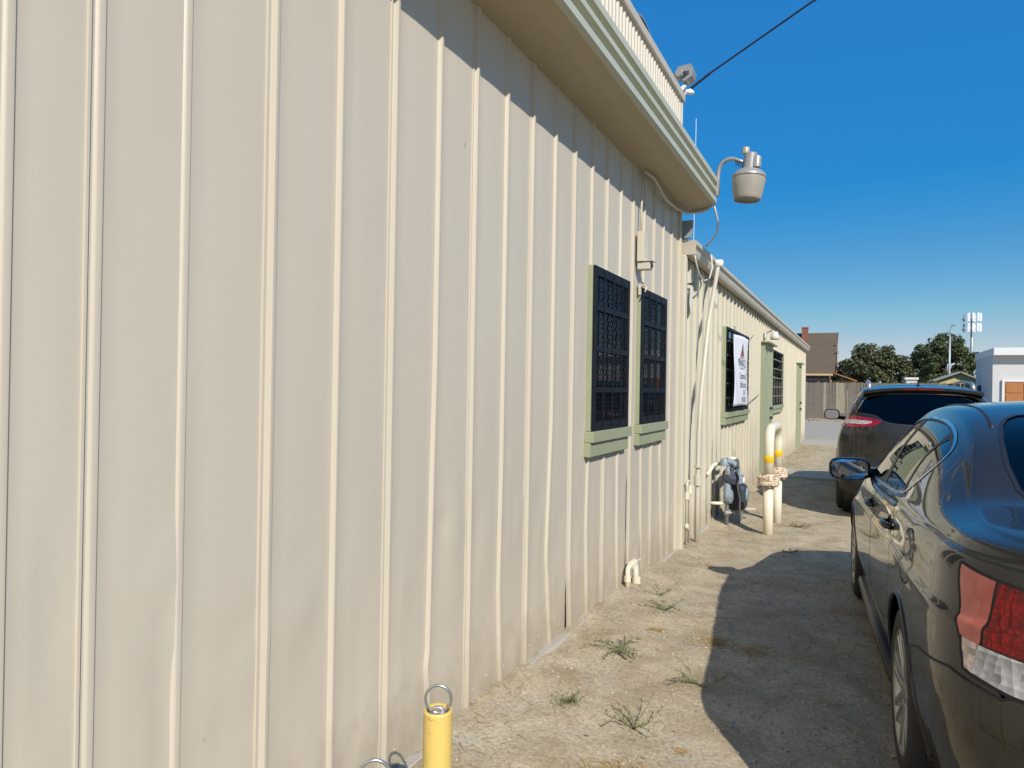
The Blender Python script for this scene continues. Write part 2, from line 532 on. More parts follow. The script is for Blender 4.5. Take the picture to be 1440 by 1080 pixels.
def slab(name, x0, x1, y0, y1, m, label, h, jag=0.0):
    mb = MB()
    n = 40
    P, F = [], []
    for i in range(n + 1):
        x = x0 + (x1 - x0) * i / n
        ja, jb = jag * 2 * float(vnoise(x, 0.3, 0.5, 5)), jag * 2 * float(vnoise(x, 9.3, 0.5, 6))
        za, zb = float(gz0(y0)) + h, float(gz0(y1)) + h
        P += [(x, y0 + ja, za - 0.25), (x, y0 + ja, za), (x, y1 + jb, zb), (x, y1 + jb, zb - 0.25)]
    for i in range(n):
        for k in range(3):
            F.append((i * 4 + k, i * 4 + k + 1, i * 4 + 5 + k, i * 4 + 4 + k))
    mb.add(P, F)
    return tag(mb.build(name, m), label, 'pavement', kind='structure')
slab('walkway', 0.02, 9, 13.5, 14.9, 'concrete', 'pale concrete walkway crossing the dirt to the green door', 0.035, 0.04)
slab('concrete_strip', -4, 14, 22.0, 24.6, 'concrete', 'pale concrete edge strip at the start of the old asphalt lot', 0.032, 0.06)
slab('asphalt_lot', -14, 26, 24.6, 38.5, 'asphalt_old', 'worn grey asphalt lot in front of the wooden fence', 0.028, 0.25)

# ------------------------------------------------------------------ tall metal building (near)
tall = thing('tall_metal_building', 'tall beige ribbed metal building with green eave fascia and corrugated parapet', 'building')
Y_END = 6.66
WALL_TOP = 3.21

def panel_mesh(name, w, z0, z1, double=False, kinks=(), dents=(), gap=None, dz=0.16, rib=(0.028, 0.0165), nxt=()):
    """one ribbed sheet: rib at local y=0, pan to y=w; kinks (z, dy) bend the rib, dents push the sheet"""
    bw, h = rib
    prof = []
    if double:
        prof += [(-0.021, -0.003), (-0.019, 0.006), (-0.012, 0.006), (-0.009, 0.0)]
    prof += [(-0.004, -0.003), (0.0, 0.002), (0.005, h * 0.93), (0.007, h), (0.018, h), (0.021, h * 0.93), (bw, 0.001), (bw + 0.004, 0.0)]
    for q in (0.3, 0.45, 0.6, 0.75, 0.9): prof.append((w * q, 0.0))
    prof.append((w + 0.012, 0.0))
    zl, z = [], z0
    while z < z1 - 1e-6:
        zl.append(z); z += 0.045 if z < 1.3 and dz < 0.3 else dz
    zl.append(z1)
    def kv(ks, z):
        if not ks: return 0.0
        zz = [k[0] for k in ks]; dd = [k[1] for k in ks]
        return float(np.interp(z, zz, dd))
    P, F = [], []
    n = len(prof)
    for z in zl:
        k0, k1 = kv(kinks, z), kv(nxt, z)
        for i, (y, x) in enumerate(prof):
            q = min(1, max(0, (y - bw) / (w - bw)))
            yy = y + k0 * (1 - q) + k1 * q
            xx = x + 0.0022 * math.sin(math.pi * q)
            for (dy, dzc, sy, sz, a) in dents:
                u, vv = abs(y - dy) / sy, abs(z - dzc) / sz
                if u + vv < 1: xx += a * (1 - u - vv)
            if gap and gap[0] < z < gap[1]:
                e = min(1.0, (gap[1] - z) / 0.35, (z - gap[0]) / 0.1 + 0.3)
                yy = min(yy, w + 0.012 - gap[2] * e)
            P.append((xx, yy, z))
    for j in range(len(zl) - 1):
        for i in range(n - 1):
            F.append((j * n + i, j * n + i + 1, (j + 1) * n + i + 1, (j + 1) * n + i))
    return P, F

ribs = [-0.31, -0.005, 0.30, 0.50, 0.79, 0.98, 1.21, 1.504, 1.797]
y = 2.098
while y < Y_END - 0.06:
    ribs.append(y); y += 0.3035
rb = -0.31 - 0.305
while rb > -6.9:
    ribs.insert(0, rb); rb -= 0.305
KINK = {2.40: [(0.0, 0.012), (0.34, -0.034), (0.40, -0.022), (1.0, -0.012), (1.6, 0)],
        3.01: [(0.0, 0.025), (0.14, 0.012), (0.5, -0.012), (1.1, 0)],
        3.62: [(0.0, 0.03), (0.55, -0.045), (0.62, -0.04), (1.3, 0)],
        3.92: [(0.0, 0.03), (0.45, 0.0), (1.2, 0)],
        4.22: [(0.0, 0.02), (0.6, -0.02), (1.2, 0)],
        4.83: [(0.0, 0.05), (0.5, 0.01), (1.0, 0)],
        5.44: [(-0.1, 0.10), (0.45, 0.02), (0.9, 0)],
        6.04: [(-0.1, 0.12), (0.3, 0.06), (0.9, -0.02), (1.2, 0)],
        1.21: [(0.0, -0.02), (0.25, -0.012), (0.45, 0), (1.5, 0)]}
def kink_for(yr):
    for k, v_ in KINK.items():
        if abs(k - yr) < 0.07: return v_
    return ()
for i, yr in enumerate(ribs):
    w = (ribs[i + 1] if i + 1 < len(ribs) else Y_END) - yr
    near = yr > -0.5
    kk = kink_for(yr)
    nk = kink_for(ribs[i + 1]) if i + 1 < len(ribs) else ()
    dents = []
    if near:
        for _ in range(4):
            a_ = random.choice((-1, 1)) * random.uniform(0.003, 0.009)
            dents.append((random.uniform(0.08, 0.24), random.uniform(0.05, 1.0), random.uniform(0.05, 0.12), random.uniform(0.10, 0.45), a_))
        for _ in range(3):
            dents.append((random.uniform(0.06, 0.26), random.uniform(0.3, 2.9), 0.02, 0.03, random.choice((-0.003, 0.003))))
    gap = None
    if abs(yr + w - 5.13) < 0.12: gap = (-0.16, 1.10, 0.064)
    if abs(yr + w - 3.92) < 0.12: gap = (-0.16, 0.62, 0.042)
    if abs(yr + w - 4.53) < 0.12: gap = (-0.16, 0.5, 0.022)
    if abs(yr + w - 5.74) < 0.12: gap = (-0.16, 0.8, 0.042)
    dbl = yr > 0.9 and (round((yr - 1.504) / 0.3035) % 2 == 0)
    P, F = panel_mesh('p', w, -0.14, WALL_TOP, dbl, kk, dents, gap, 0.16 if near else 0.8, rib=(0.028, 0.0165) if yr > 1.35 else (0.025, 0.006), nxt=nk)
    mb = MB(); mb.add([(x, y + yr, z) for x, y, z in P], F)
    mb.build('wall_panel', 'wall_paint', tall, auto=24)
mb = MB()
for yr in ribs:
    if yr < 0.6: continue
    for zc in (0.10,):
        for k in ((0.075,) if random.random() < 0.5 else (0.075, 0.19)):
            mb.lathe((0.0025, yr + k + random.uniform(-0.006, 0.006), zc + random.uniform(-0.02, 0.02)), [(0.0048, 0.0), (0.0045, 0.0015), (0.003, 0.0025), (0.0, 0.003)], 8, (1, 0, 0))
tag(mb.build('screw_heads', 'trim_cream', tall), kind='stuff')
MB().box(-0.14, -0.035, -6.9, Y_END - 0.01, -0.3, WALL_TOP + 0.02).build('wall_backing', 'backing_dark', tall)
# side, back walls and roof slab of the same building
MB().box(-12, -0.15, -6.95, -6.8, -0.3, 3.2).box(-12.1, -12.0, -6.95, Y_END, -0.3, 3.2).box(-12, -0.15, Y_END - 0.12, Y_END - 0.02, -0.3, 4.2).build('end_wall', 'wall_paint', tall)
MB().box(-12.1, 0.295, -6.95, Y_END + 0.06, 3.40, 3.495).build('roof_deck', 'roof_metal', tall)
# corner trim
MB().box(-0.10, 0.026, Y_END - 0.035, Y_END + 0.025, -0.16, 3.19).build('corner_trim', 'trim_cream', tall, bevel=0.004)
# concrete footing showing under the sheets
mb = MB()
P, F = [], []
N = 90
for i in range(N + 1):
    yy = -6.9 + (24.0 + 6.9) * i / N
    b = 0.035 + 0.02 * float(vnoise(yy, 3.1, 0.35, 11))
    zt_ = float(gz0(yy)) + 0.028 + 0.012 * float(vnoise(yy, 7.7, 0.3, 12))
    P += [(-0.03, yy, -0.35), (-0.03, yy, zt_), (b, yy, zt_ - 0.004), (b + 0.05, yy, zt_ - 0.06)]
for i in range(N):
    for k in range(3): F.append((i * 4 + k, i * 4 + k + 1, i * 4 + 5 + k, i * 4 + 4 + k))
mb.add(P, F)
mb.build('footing', 'concrete', tall)
# soffit, fascia
sof = [(-0.02, 3.20), (0.205, 3.222), (0.215, 3.226), (0.302, 3.258), (0.302, 3.275), (-0.02, 3.275)]
MB().extrude_y(sof, -6.95, 6.74, closed=True).build('soffit', 'soffit_paint', tall, bevel=0.003)
fas = [(0.285, 3.256), (0.318, 3.256), (0.330, 3.268), (0.330, 3.312), (0.308, 3.330), (0.308, 3.352), (0.334, 3.368), (0.334, 3.402), (0.312, 3.418), (0.312, 3.438),
       (0.338, 3.454), (0.338, 3.500), (0.330, 3.508), (0.285, 3.508)]
MB().extrude_y(fas, -6.95, 6.76, closed=True).build('fascia', 'fascia_paint', tall, auto=30)
# rounded drop end of the eave
mb = MB()
pr = []
for k in range(9):
    a = math.pi * k / 8
    pr.append((0.145 - 0.155 * math.cos(a), 3.262 - 0.062 * math.sin(a) ** 0.8))
pr += [(0.30, 3.49), (-0.01, 3.49)]
mb.add([(x, 6.742, z) for x, z in pr] + [(x, 6.757, z) for x, z in pr],
       [tuple(range(len(pr))), tuple(range(2 * len(pr) - 1, len(pr) - 1, -1))] + [(i, (i + 1) % len(pr), len(pr) + (i + 1) % len(pr), len(pr) + i) for i in range(len(pr))])
mb.build('eave_end_cap', 'cap_paint', tall)
# corrugated parapet
mb = MB()
P, F = [], []
yy, k = -6.9, 0
pts = []
while yy < 6.62:
    pts += [(0.0, yy), (0.0, yy + 0.030), (0.011, yy + 0.040), (0.011, yy + 0.066)]
    yy += 0.076
pts.append((0.0, 6.64))
P = [(x, y_, 3.49) for x, y_ in pts] + [(x, y_, 4.258) for x, y_ in pts]
n = len(pts)
F = [(i, i + 1, n + i + 1, n + i) for i in range(n - 1)]
mb.add(P, F)
mb.box(-0.10, -0.004, -6.9, 6.64, 3.49, 4.247)
mb.build('parapet_sheet', 'parapet_paint', tall)
MB().box(-0.16, 0.036, -6.95, 6.69, 4.25, 4.33).build('parapet_cap', 'cap_paint', tall, bevel=0.01)
MB().box(-0.10, 0.020, 6.64, 6.665, 3.5, 4.247).build('parapet_corner_trim', 'parapet_paint', tall, bevel=0.003)

# windows with security grilles
def window(root, y0, y1, z0, z1, cols, rows, mesh=True, blinds=True, proud=0.032, b0=0.0205):
    pane = MB().box(b0, b0 + 0.004, y0 + 0.03, y1 - 0.03, z0 + 0.01, z1 - 0.03).build('window', 'glass_window' if blinds else 'glass_dark', root)
    MB().box(b0 - 0.0033, b0 - 0.0023, y0 + 0.03, y1 - 0.03, z0 + 0.01, z1 - 0.03).build('window_back', 'backing_dark', pane)
    if blinds:
        n = 7
        wv = (y1 - y0 - 0.08) / n
        for i in range(n):
            if (i * 5 + int(y0)) % 4 == 1: continue
            ya = y0 + 0.04 + i * wv
            MB().add([(0.0188, ya + wv * 0.06, z0 + 0.03), (0.0198, ya + wv * 0.80, z0 + 0.03), (0.0198, ya + wv * 0.80, z1 - 0.05), (0.0188, ya + wv * 0.06, z1 - 0.05)], [(0, 1, 2, 3)]).build('blind_slat', 'blind', pane)
    # timber surround
    for a, b in ((y0 - 0.035, y0 + 0.03), (y1 - 0.03, y1 + 0.010)):
        MB().box(0.0, proud, a, b, z0, z1 + 0.0).build('jamb', 'green_trim', pane, bevel=0.003)
    MB().box(0.0, proud - 0.003, y0 + 0.03, y1 - 0.03, z1 - 0.03, z1).build('head_board', 'green_trim', pane, bevel=0.003)
    MB().box(0.0, proud + 0.032, y0 - 0.055, y1 + 0.035, z0 - 0.072, z0 - 0.002).build('sill', 'green_trim', pane, bevel=0.004)
    MB().box(0.0, proud + 0.012, y0 - 0.06, y1 + 0.01, z0 - 0.165, z0 - 0.074).build('apron', 'green_trim', pane, bevel=0.004)
    # steel grille standing on the surround
    g0, g1 = proud + 0.002, proud + 0.014
    fwid = 0.048 if mesh else 0.03
    for a, b, c, d in ((y0 - 0.02, y0 - 0.02 + fwid, z0, z1), (y1 - fwid, y1, z0, z1), (y0 - 0.02 + fwid, y1 - fwid, z1 - fwid * 1.25, z1), (y0 - 0.02 + fwid, y1 - fwid, z0, z0 + fwid * 1.25)):
        MB().box(g0, g1, a, b, c, d).build('grille_frame', 'grille_black', pane, bevel=0.002)
    for i in range(1, cols):
        yc = y0 - 0.02 + (y1 - y0 + 0.02) * i / cols
        MB().box(g0 + 0.006, g1 + 0.004, yc - 0.006, yc + 0.006, z0 + 0.02, z1 - 0.02).build('grille_bar', 'grille_black', pane)
    for i in range(1, rows):
        zc = z0 + (z1 - z0) * i / rows
        MB().box(g0 + 0.007, g1 + 0.002, y0 + 0.02, y1 - 0.02, zc - (0.018 if mesh else 0.008), zc + (0.018 if mesh else 0.008)).build('grille_bar', 'grille_black' if mesh else 'galv', pane)
    if mesh:
        ms = MB()
        ya, yb, za, zb = y0 + 0.03, y1 - 0.05, z0 + 0.05, z1 - 0.05
        pitch, hw = 0.036, 0.0046
        ratio = 1.7
        for sg in (-1, 1):
            c = ya - (zb - za) / ratio - 0.1
            while c < yb + (zb - za) / ratio + 0.1:
                # line y = c + sg*(z-za)/ratio clipped
                pA = []
                for z in (za, zb):
                    pA.append((c + sg * (z - za) / ratio, z))
                (y_a, z_a), (y_b, z_b) = pA
                t0, t1 = 0.0, 1.0
                dy = y_b - y_a
                for lim, s_ in ((ya, 1), (yb, -1)):
                    if abs(dy) > 1e-9:
                        tt = (lim - y_a) / dy
                        if dy * s_ > 0: t0 = max(t0, tt)
                        else: t1 = min(t1, tt)
                if t1 > t0 + 0.005:
                    A = (y_a + dy * t0, z_a + (z_b - z_a) * t0); B = (y_a + dy * t1, z_a + (z_b - z_a) * t1)
                    ms.add([(g0 + 0.004 + sg * 0.001, A[0] - hw, A[1]), (g0 + 0.004 + sg * 0.001, A[0] + hw, A[1]), (g0 + 0.004 + sg * 0.001, B[0] + hw, B[1]), (g0 + 0.004 + sg * 0.001, B[0] - hw, B[1])], [(0, 1, 2, 3)])
                c += pitch
        tag(ms.build('grille_mesh', 'grille_black', pane), kind='stuff')
    return pane
window(tall, 4.225, 4.97, 1.21, 2.28, 4, 4)
window(tall, 5.32, 6.075, 1.21, 2.28, 4, 4)

# ------------------------------------------------------------------ low metal building (far)
low = thing('low_metal_building', 'low cream metal building with gutter, green door and barred windows', 'building', (0, 6.72, 0))
variants = []
for kx in range(6):
    ks = () if kx in (0, 3) else [(-0.2, random.uniform(-0.04, 0.05)), (random.uniform(0.3, 0.9), random.uniform(-0.03, 0.03)), (1.6, random.uniform(-0.012, 0.012)), (2.6, 0)]
    de = [(random.uniform(0.08, 0.24), random.uniform(0.0, 1.5), 0.09, 0.4, random.choice((-1, 1)) * random.uniform(0.004, 0.012)) for _ in range(3)]
    P, F = panel_mesh('p', 0.2975, -0.22, 2.93, kx % 2 == 0, ks, de, (-0.25, (2.4, 1.1, 2.2, 0.9)[kx % 4], (0.024, 0.045, 0.028, 0.04)[kx % 4]) if kx in (1, 2, 4, 5) else None, 0.25, rib=(0.040, 0.030))
    mb = MB(); mb.add(P, F)
    mesh_o = mb.build('wall_panel', 'far_wall_paint', None, auto=24)
    variants.append(mesh_o)
npan = int((24.05 - 6.76) / 0.2975)
for i in range(npan):
    o = variants[i] if i < 6 else variants[random.randrange(6)].copy()
    if i >= 6: COL.objects.link(o)
    o.parent = low
    o.location = (0, 0.05 + i * 0.2975, 0)
yl = 6.77 + npan * 0.2975
MB().box(-0.16, -0.04, 6.70, yl, -0.3, 2.93).build('wall_backing', 'backing_dark', low)
MB().box(-0.16, 0.035, yl - 0.01, yl + 0.07, -0.25, 2.90).build('corner_trim', 'far_wall_paint', low, bevel=0.004)
MB().box(-10, -0.165, yl - 0.12, yl + 0.02, -0.3, 2.9).box(-10.1, -10, 6.72, yl, -0.3, 2.9).build('end_wall', 'far_wall_paint', low)
mb = MB()
mb.add([(0.06, 6.72, 2.945), (-5, 6.72, 3.38), (-10.2, 6.72, 2.945), (0.06, yl + 0.2, 2.945), (-5, yl + 0.2, 3.38), (-10.2, yl + 0.2, 2.945),
        (0.06, 6.72, 2.92), (-5, 6.72, 3.35), (-10.2, 6.72, 2.92), (0.06, yl + 0.2, 2.92), (-5, yl + 0.2, 3.35), (-10.2, yl + 0.2, 2.92)],
       [(0, 3, 4, 1), (1, 4, 5, 2), (6, 7, 10, 9), (7, 8, 11, 10), (0, 6, 9, 3), (3, 9, 10, 4), (4, 10, 11, 5), (0, 1, 7, 6), (1, 2, 8, 7)])
mb.build('roof', 'roof_metal', low)
gut = [(0.036, 2.93), (0.036, 2.79), (0.105, 2.79), (0.125, 2.825), (0.125, 2.86), (0.150, 2.885), (0.150, 2.925), (0.143, 2.925), (0.143, 2.892), (0.116, 2.866), (0.116, 2.83), (0.100, 2.798), (0.044, 2.798), (0.044, 2.93)]
MB().extrude_y(gut, 6.74, yl + 0.22, closed=True).build('gutter', 'cap_paint', low, auto=30)
MB().box(0.0, 0.15, 6.73, 6.739, 2.79, 2.925).build('gutter_end', 'cap_paint', low)
for gy in (9.3, 11.6, 14.0, 16.4, 18.8, 21.2):
    MB().box(0.03, 0.153, gy - 0.012, gy + 0.012, 2.926, 2.931).build('gutter_strap', 'galv', low)
MB().box(-0.02, 0.062, 6.70, 6.79, -0.16, 2.785).build('flat_downspout', 'trim_cream', low, bevel=0.008)
window(low, 9.12, 11.06, 1.21, 2.30, 6, 6, mesh=False, blinds=False, proud=0.048, b0=0.036)
window(low, 14.40, 16.45, 1.20, 2.30, 4, 6, mesh=False, blinds=False, proud=0.048, b0=0.036)
# doors
def door(y0, y1, zt, name, small=False):
    d = MB().box(0.034, 0.054, y0 + 0.07, y1 - 0.07, -0.06, zt - 0.07).build(name, 'green_door', low, bevel=0.003)
    for a, b in ((y0, y0 + 0.07), (y1 - 0.07, y1)):
        MB().box(0.0, 0.085, a, b, -0.1, zt).build('door_jamb', 'green_trim', d, bevel=0.003)
    MB().box(0.0, 0.083, y0 + 0.07, y1 - 0.07, zt - 0.07, zt).build('door_head', 'green_trim', d, bevel=0.003)
    MB().box(0.0, 0.16, y0 - 0.05, y1 + 0.05, zt + 0.002, zt + 0.03).build('door_hood', 'green_trim', d, bevel=0.004)
    mb = MB()
    for zz in (0.98, 1.16):
        mb.tube([(0.05, y1 - 0.15, zz), (0.11, y1 - 0.15, zz)], 0.028, 12)
    mb.build('door_knob', 'meter_dark', d, smooth=False)
door(12.85, 14.15, 2.33, 'door')
door(20.5, 21.6, 2.25, 'door')
# porch lamp over the green door
pl = thing('porch_lamp', 'small white wall lamp above the green door of the low building', 'lamp', (0.03, 13.25, 2.45))
MB().box(0.03, 0.06, 13.2, 13.32, 2.44, 2.56).build('back_plate', 'cable_white', pl, bevel=0.004)
MB().tube([(0.05, 13.26, 2.53), (0.14, 13.26, 2.57), (0.20, 13.26, 2.55)], 0.014, 8).build('arm', 'galv', pl, smooth=True)
MB().lathe((0.20, 13.26, 2.41), [(0.0, 0.15), (0.05, 0.14), (0.075, 0.06), (0.08, 0.0), (0.07, 0.0), (0.0, 0.05)], 16).build('shade', 'cable_white', pl, smooth=True)

# banner on the barred window
ban = thing('banner', 'white banner with brown sail logo hung by cords over the barred window', 'banner', (0.16, 9.75, 1.27))
ya, yb, za, zb = 9.10, 10.45, 1.275, 2.205
def ban_pt(u, v_):
    x = 0.15 - 0.02 * u ** 2.2 + 0.008 * math.sin(v_ * 5.0 + u * 2.2) + 0.004 * math.sin(u * 9 + v_ * 3)
    return (x, ya + (yb - ya) * u + 0.010 * math.sin(v_ * 7), za + (zb - za) * v_ + 0.012 * math.sin(u * 3.1) + 0.03 * (u - 0.5) * (v_ - 0.5))
nu, nv = 34, 24
mb = MB()
P = [ban_pt(i / nu, j / nv) for i in range(nu + 1) for j in range(nv + 1)]
F = [(i * (nv + 1) + j, (i + 1) * (nv + 1) + j, (i + 1) * (nv + 1) + j + 1, i * (nv + 1) + j + 1) for i in range(nu) for j in range(nv)]
mb.add(P, F)
sheet = mb.build('sheet', 'banner_white', ban, smooth=True)
sd = sheet.modifiers.new('solid', 'SOLIDIFY'); sd.thickness = 0.002
def on_banner(pts2, faces, name, m):
    """flat print lifted just off the cloth; pts2 in metres from banner lower-left"""
    mb = MB()
    P = []
    for (a, b) in pts2:
        q = ban_pt(a / (yb - ya), b / (zb - za))
        P.append((q[0] + 0.0035, q[1], q[2]))
    mb.add(P, faces)
    return mb.build(name, m, sheet)
def banner_text(txt, size, cx, cz, m):
    cu = bpy.data.curves.new('lettering', 'FONT')
    cu.body = txt; cu.size = size; cu.align_x = 'CENTER'; cu.resolution_u = 3
    ob = bpy.data.objects.new('lettering', cu)
    COL.objects.link(ob)
    dg = bpy.context.evaluated_depsgraph_get()
    me_ = bpy.data.meshes.new_from_object(ob.evaluated_get(dg))
    bpy.data.objects.remove(ob); bpy.data.curves.remove(cu)
    on_banner([(v_.co.x + cx, v_.co.y + cz) for v_ in me_.vertices], [tuple(p.vertices) for p in me_.polygons], 'lettering', m)
    bpy.data.meshes.remove(me_)
cxb = 0.76
on_banner([(cxb - 0.16, 0.66), (cxb - 0.05, 0.66), (cxb - 0.02, 0.84), (cxb - 0.07, 0.76)], [(0, 1, 2, 3)], 'logo', 'banner_red')
on_banner([(cxb - 0.02, 0.66), (cxb + 0.17, 0.67), (cxb + 0.07, 0.75), (cxb + 0.0, 0.85)], [(0, 1, 2, 3)], 'logo', 'banner_red')
on_banner([(cxb - 0.20, 0.635), (cxb + 0.20, 0.640), (cxb + 0.16, 0.652), (cxb - 0.16, 0.650)], [(0, 1, 2, 3)], 'logo', 'banner_red')
banner_text('PINNACLE', 0.15, cxb, 0.525, 'banner_ink')
banner_text('COMMERCIAL REAL ESTATE', 0.040, cxb, 0.485, 'banner_ink')
banner_text('Commercial', 0.135, cxb + 0.06, 0.355, 'banner_ink')
banner_text('Sale/Leasing', 0.135, cxb + 0.06, 0.240, 'banner_ink')
banner_text('DRE', 0.095, cxb + 0.12, 0.140, 'banner_ink')
banner_text('245-8002', 0.105, cxb + 0.08, 0.045, 'banner_ink')
for (u, v_, dst) in ((0.02, 0.97, (0.10, 9.45, 2.33)), (0.98, 0.97, (0.03, 11.75, 2.38)), (0.02, 0.03, (0.10, 9.45, 1.25)), (0.98, 0.03, (0.03, 12.6, 1.42))):
    q = ban_pt(u, v_)
    MB().tube([q, dst], 0.005, 6).build('cord', 'cable_black', ban)

# ------------------------------------------------------------------ fittings on and beside the walls
def arc(p0, p1, p2, n=10):
    p0, p1, p2 = map(Vector, (p0, p1, p2))
    return [p0 * (1 - t) ** 2 + p1 * 2 * t * (1 - t) + p2 * t * t for t in [i / n for i in range(n + 1)]]

# yard light
yl_ = thing('yard_light', 'grey dusk-to-dawn yard light on a curved arm at the eave corner', 'lamp', (0.34, 6.78, 3.40))
MB().tube([(0.335, 6.785, 3.36), (0.335, 6.785, 3.52)] + arc((0.335, 6.785, 3.54), (0.345, 6.775, 3.685), (0.47, 6.76, 3.675), 10) + [(0.53, 6.755, 3.645), (0.585, 6.75, 3.62)], 0.019, 12).build('arm', 'lamp_metal', yl_, smooth=True)
MB().box(0.318, 0.345, 6.745, 6.815, 3.34, 3.46).build('bracket', 'lamp_metal', yl_, bevel=0.004)
tilt = Vector((0.07, 0.02, 1)).normalized()
hc = Vector((0.625, 6.75, 3.50))
MB().lathe(hc, [(0.0, 0.20), (0.052, 0.20), (0.060, 0.19), (0.060, 0.06), (0.075, 0.045), (0.0, 0.045)], 24, tilt).build('ballast_housing', 'lamp_metal', yl_, auto=35)
MB().lathe(hc + Vector((-0.035, 0.0, 0.20)), [(0.0, 0.065), (0.03, 0.06), (0.036, 0.05), (0.036, 0.0), (0, 0)], 16, tilt).build('photocell', 'lamp_bowl', yl_, auto=35)
MB().lathe(hc + Vector((0.065, -0.02, 0.055)), [(0.0, 0.105), (0.036, 0.10), (0.04, 0.09), (0.04, 0.0), (0, 0)], 16, tilt).build('junction_can', 'lamp_metal', yl_, auto=35)
MB().lathe(hc, [(0.07, 0.05), (0.11, 0.035), (0.145, 0.005), (0.155, -0.02), (0.156, -0.032), (0.148, -0.034)], 32, tilt).build('dome', 'lamp_metal', yl_, smooth=True)
MB().lathe(hc, [(0.150, -0.03), (0.152, -0.05), (0.140, -0.14), (0.125, -0.215), (0.122, -0.235), (0.116, -0.24), (0.113, -0.225)], 32, tilt).build('bowl', 'lamp_bowl', yl_, smooth=True)
MB().lathe(hc, [(0.115, -0.228), (0.06, -0.215), (0.0, -0.212)], 32, tilt).build('lens', 'lamp_dark', yl_, smooth=True)
for k in range(4):
    MB().tube([(0.50 + 0.02 * k, 6.73, 3.655 - 0.012 * k), (0.51 + 0.02 * k, 6.75, 3.60 - 0.012 * k)], 0.005, 6).build('clamp_bolt', 'meter_dark', yl_)
o = MB().tube([(0.30, 6.77, 3.27), (0.315, 6.80, 3.20), (0.33, 6.86, 3.11), (0.31, 6.93, 3.02), (0.24, 7.0, 2.955), (0.17, 7.1, 2.93)], 0.009, 8).build('lamp_cable', 'cable_white', None, smooth=True)
tag(o, 'white cable looping from the eave corner down to the low roof', 'cable')

# floodlight on the parapet and the service cable
fl = thing('floodlight', 'pale hooded floodlight with round eye on the parapet corner', 'lamp', (0.0, 6.6, 4.29))
MB().tube([(-0.02, 6.55, 4.20), (-0.01, 6.62, 4.33), (0.03, 6.72, 4.44)], 0.022, 10).build('bracket', 'cable_white', fl, smooth=True)
hexp = [(0.75 * a_ + 0.01, 4.44 + (b_ - 4.42) * 0.75) for a_, b_ in ((-0.11, 4.52), (-0.05, 4.62), (0.11, 4.63), (0.145, 4.56), (0.13, 4.47), (0.02, 4.42), (0.0, 4.445), (0.085, 4.49), (0.09, 4.545), (-0.03, 4.55), (-0.08, 4.515))]
mb = MB()
n = len(hexp)
mb.add([(x, 6.64, z) for x, z in hexp] + [(x, 6.78, z) for x, z in hexp], [tuple(range(n)), tuple(range(2 * n - 1, n - 1, -1))] + [(i, (i + 1) % n, n + (i + 1) % n, n + i) for i in range(n)])
mb.build('hood', 'lamp_metal', fl)
MB().lathe((-0.02, 6.62, 4.52), [(0, 0), (0.034, 0.0), (0.040, 0.01), (0.040, 0.12), (0, 0.12)], 20, (0, 1, 0)).build('lamp_head', 'lamp_metal', fl, auto=35)
o = MB().tube([(0.03, 6.86, 4.44), (0.25, 6.80, 4.545), (1.15, 6.49, 4.855), (5.0, 5.15, 5.72), (9.5, 3.6, 6.75), (13.9, 2.05, 7.9)], 0.009, 8).build('service_cable', 'cable_black', None, smooth=True)
tag(o, 'black overhead service cable running up from the parapet into the sky', 'cable')
MB_ = MB()
for k in range(14):
    a0 = Vector((0.03, 6.86, 4.44)).lerp(Vector((0.25, 6.80, 4.545)), k / 14); a1 = Vector((0.03, 6.86, 4.44)).lerp(Vector((0.25, 6.80, 4.545)), (k + 0.6) / 14)
    MB_.tube([a0, a1], 0.014, 8)
MB_.build('splice_wrap', 'cable_black', o, smooth=True)
up_ = thing('utility_pole', 'brown wooden utility pole carrying the service cable', 'pole', (14, 2, 0))
MB().tube([(14, 2, -0.5), (14, 2, 4.5), (14, 2, 8.6)], [0.16, 0.14, 0.11], 14).build('shaft', 'pole_wood', up_, smooth=True)
MB().box(13.94, 14.06, 0.9, 3.1, 8.0, 8.12).build('crossarm', 'pole_wood', up_)
sv = thing('parapet_bulb', 'small white bulb fixture on the parapet end below the floodlight', 'lamp', (0.03, 6.70, 4.36))
MB().tube([(0.0, 6.69, 4.20), (0.01, 6.72, 4.33), (0.03, 6.76, 4.385)], 0.012, 8).build('stem', 'cap_paint', sv, smooth=True)
MB().tube([(0.02, 6.74, 4.38), (0.05, 6.80, 4.395), (0.075, 6.85, 4.40)], [0.018, 0.03, 0.016], 12).build('bulb', 'antenna_white', sv, smooth=True)
# roof ventilator whose rim shows over the parapet
rv = thing('roof_ventilator', 'round grey roof ventilator rim peeking over the parapet', 'vent', (-0.3, 6.13, 3.5))
MB().lathe((-0.30, 6.28, 4.43), [(0.0, 0.0), (0.44, 0.0), (0.46, 0.02), (0.46, 0.05), (0.0, 0.08)], 48, (1, 0.0, 0.1)).build('drum', 'lamp_dark', rv, auto=30)
MB().lathe((-0.30, 6.28, 4.43), [(0.462, 0.03), (0.50, 0.035), (0.505, 0.06), (0.495, 0.085), (0.47, 0.085)], 48, (1, 0.0, 0.1)).build('rim', 'galv', rv, auto=30)
MB().box(-0.62, -0.32, 6.15, 6.41, 3.49, 4.5).build('curb', 'galv', rv)
aw = MB().tube([(-0.3, 8.72, 3.0), (-0.3, 8.735, 4.0), (-0.3, 8.76, 4.88)], 0.0035, 6).build('whip_antenna', 'antenna_white', None)
tag(aw, 'thin white whip antenna above the low roof', 'antenna')

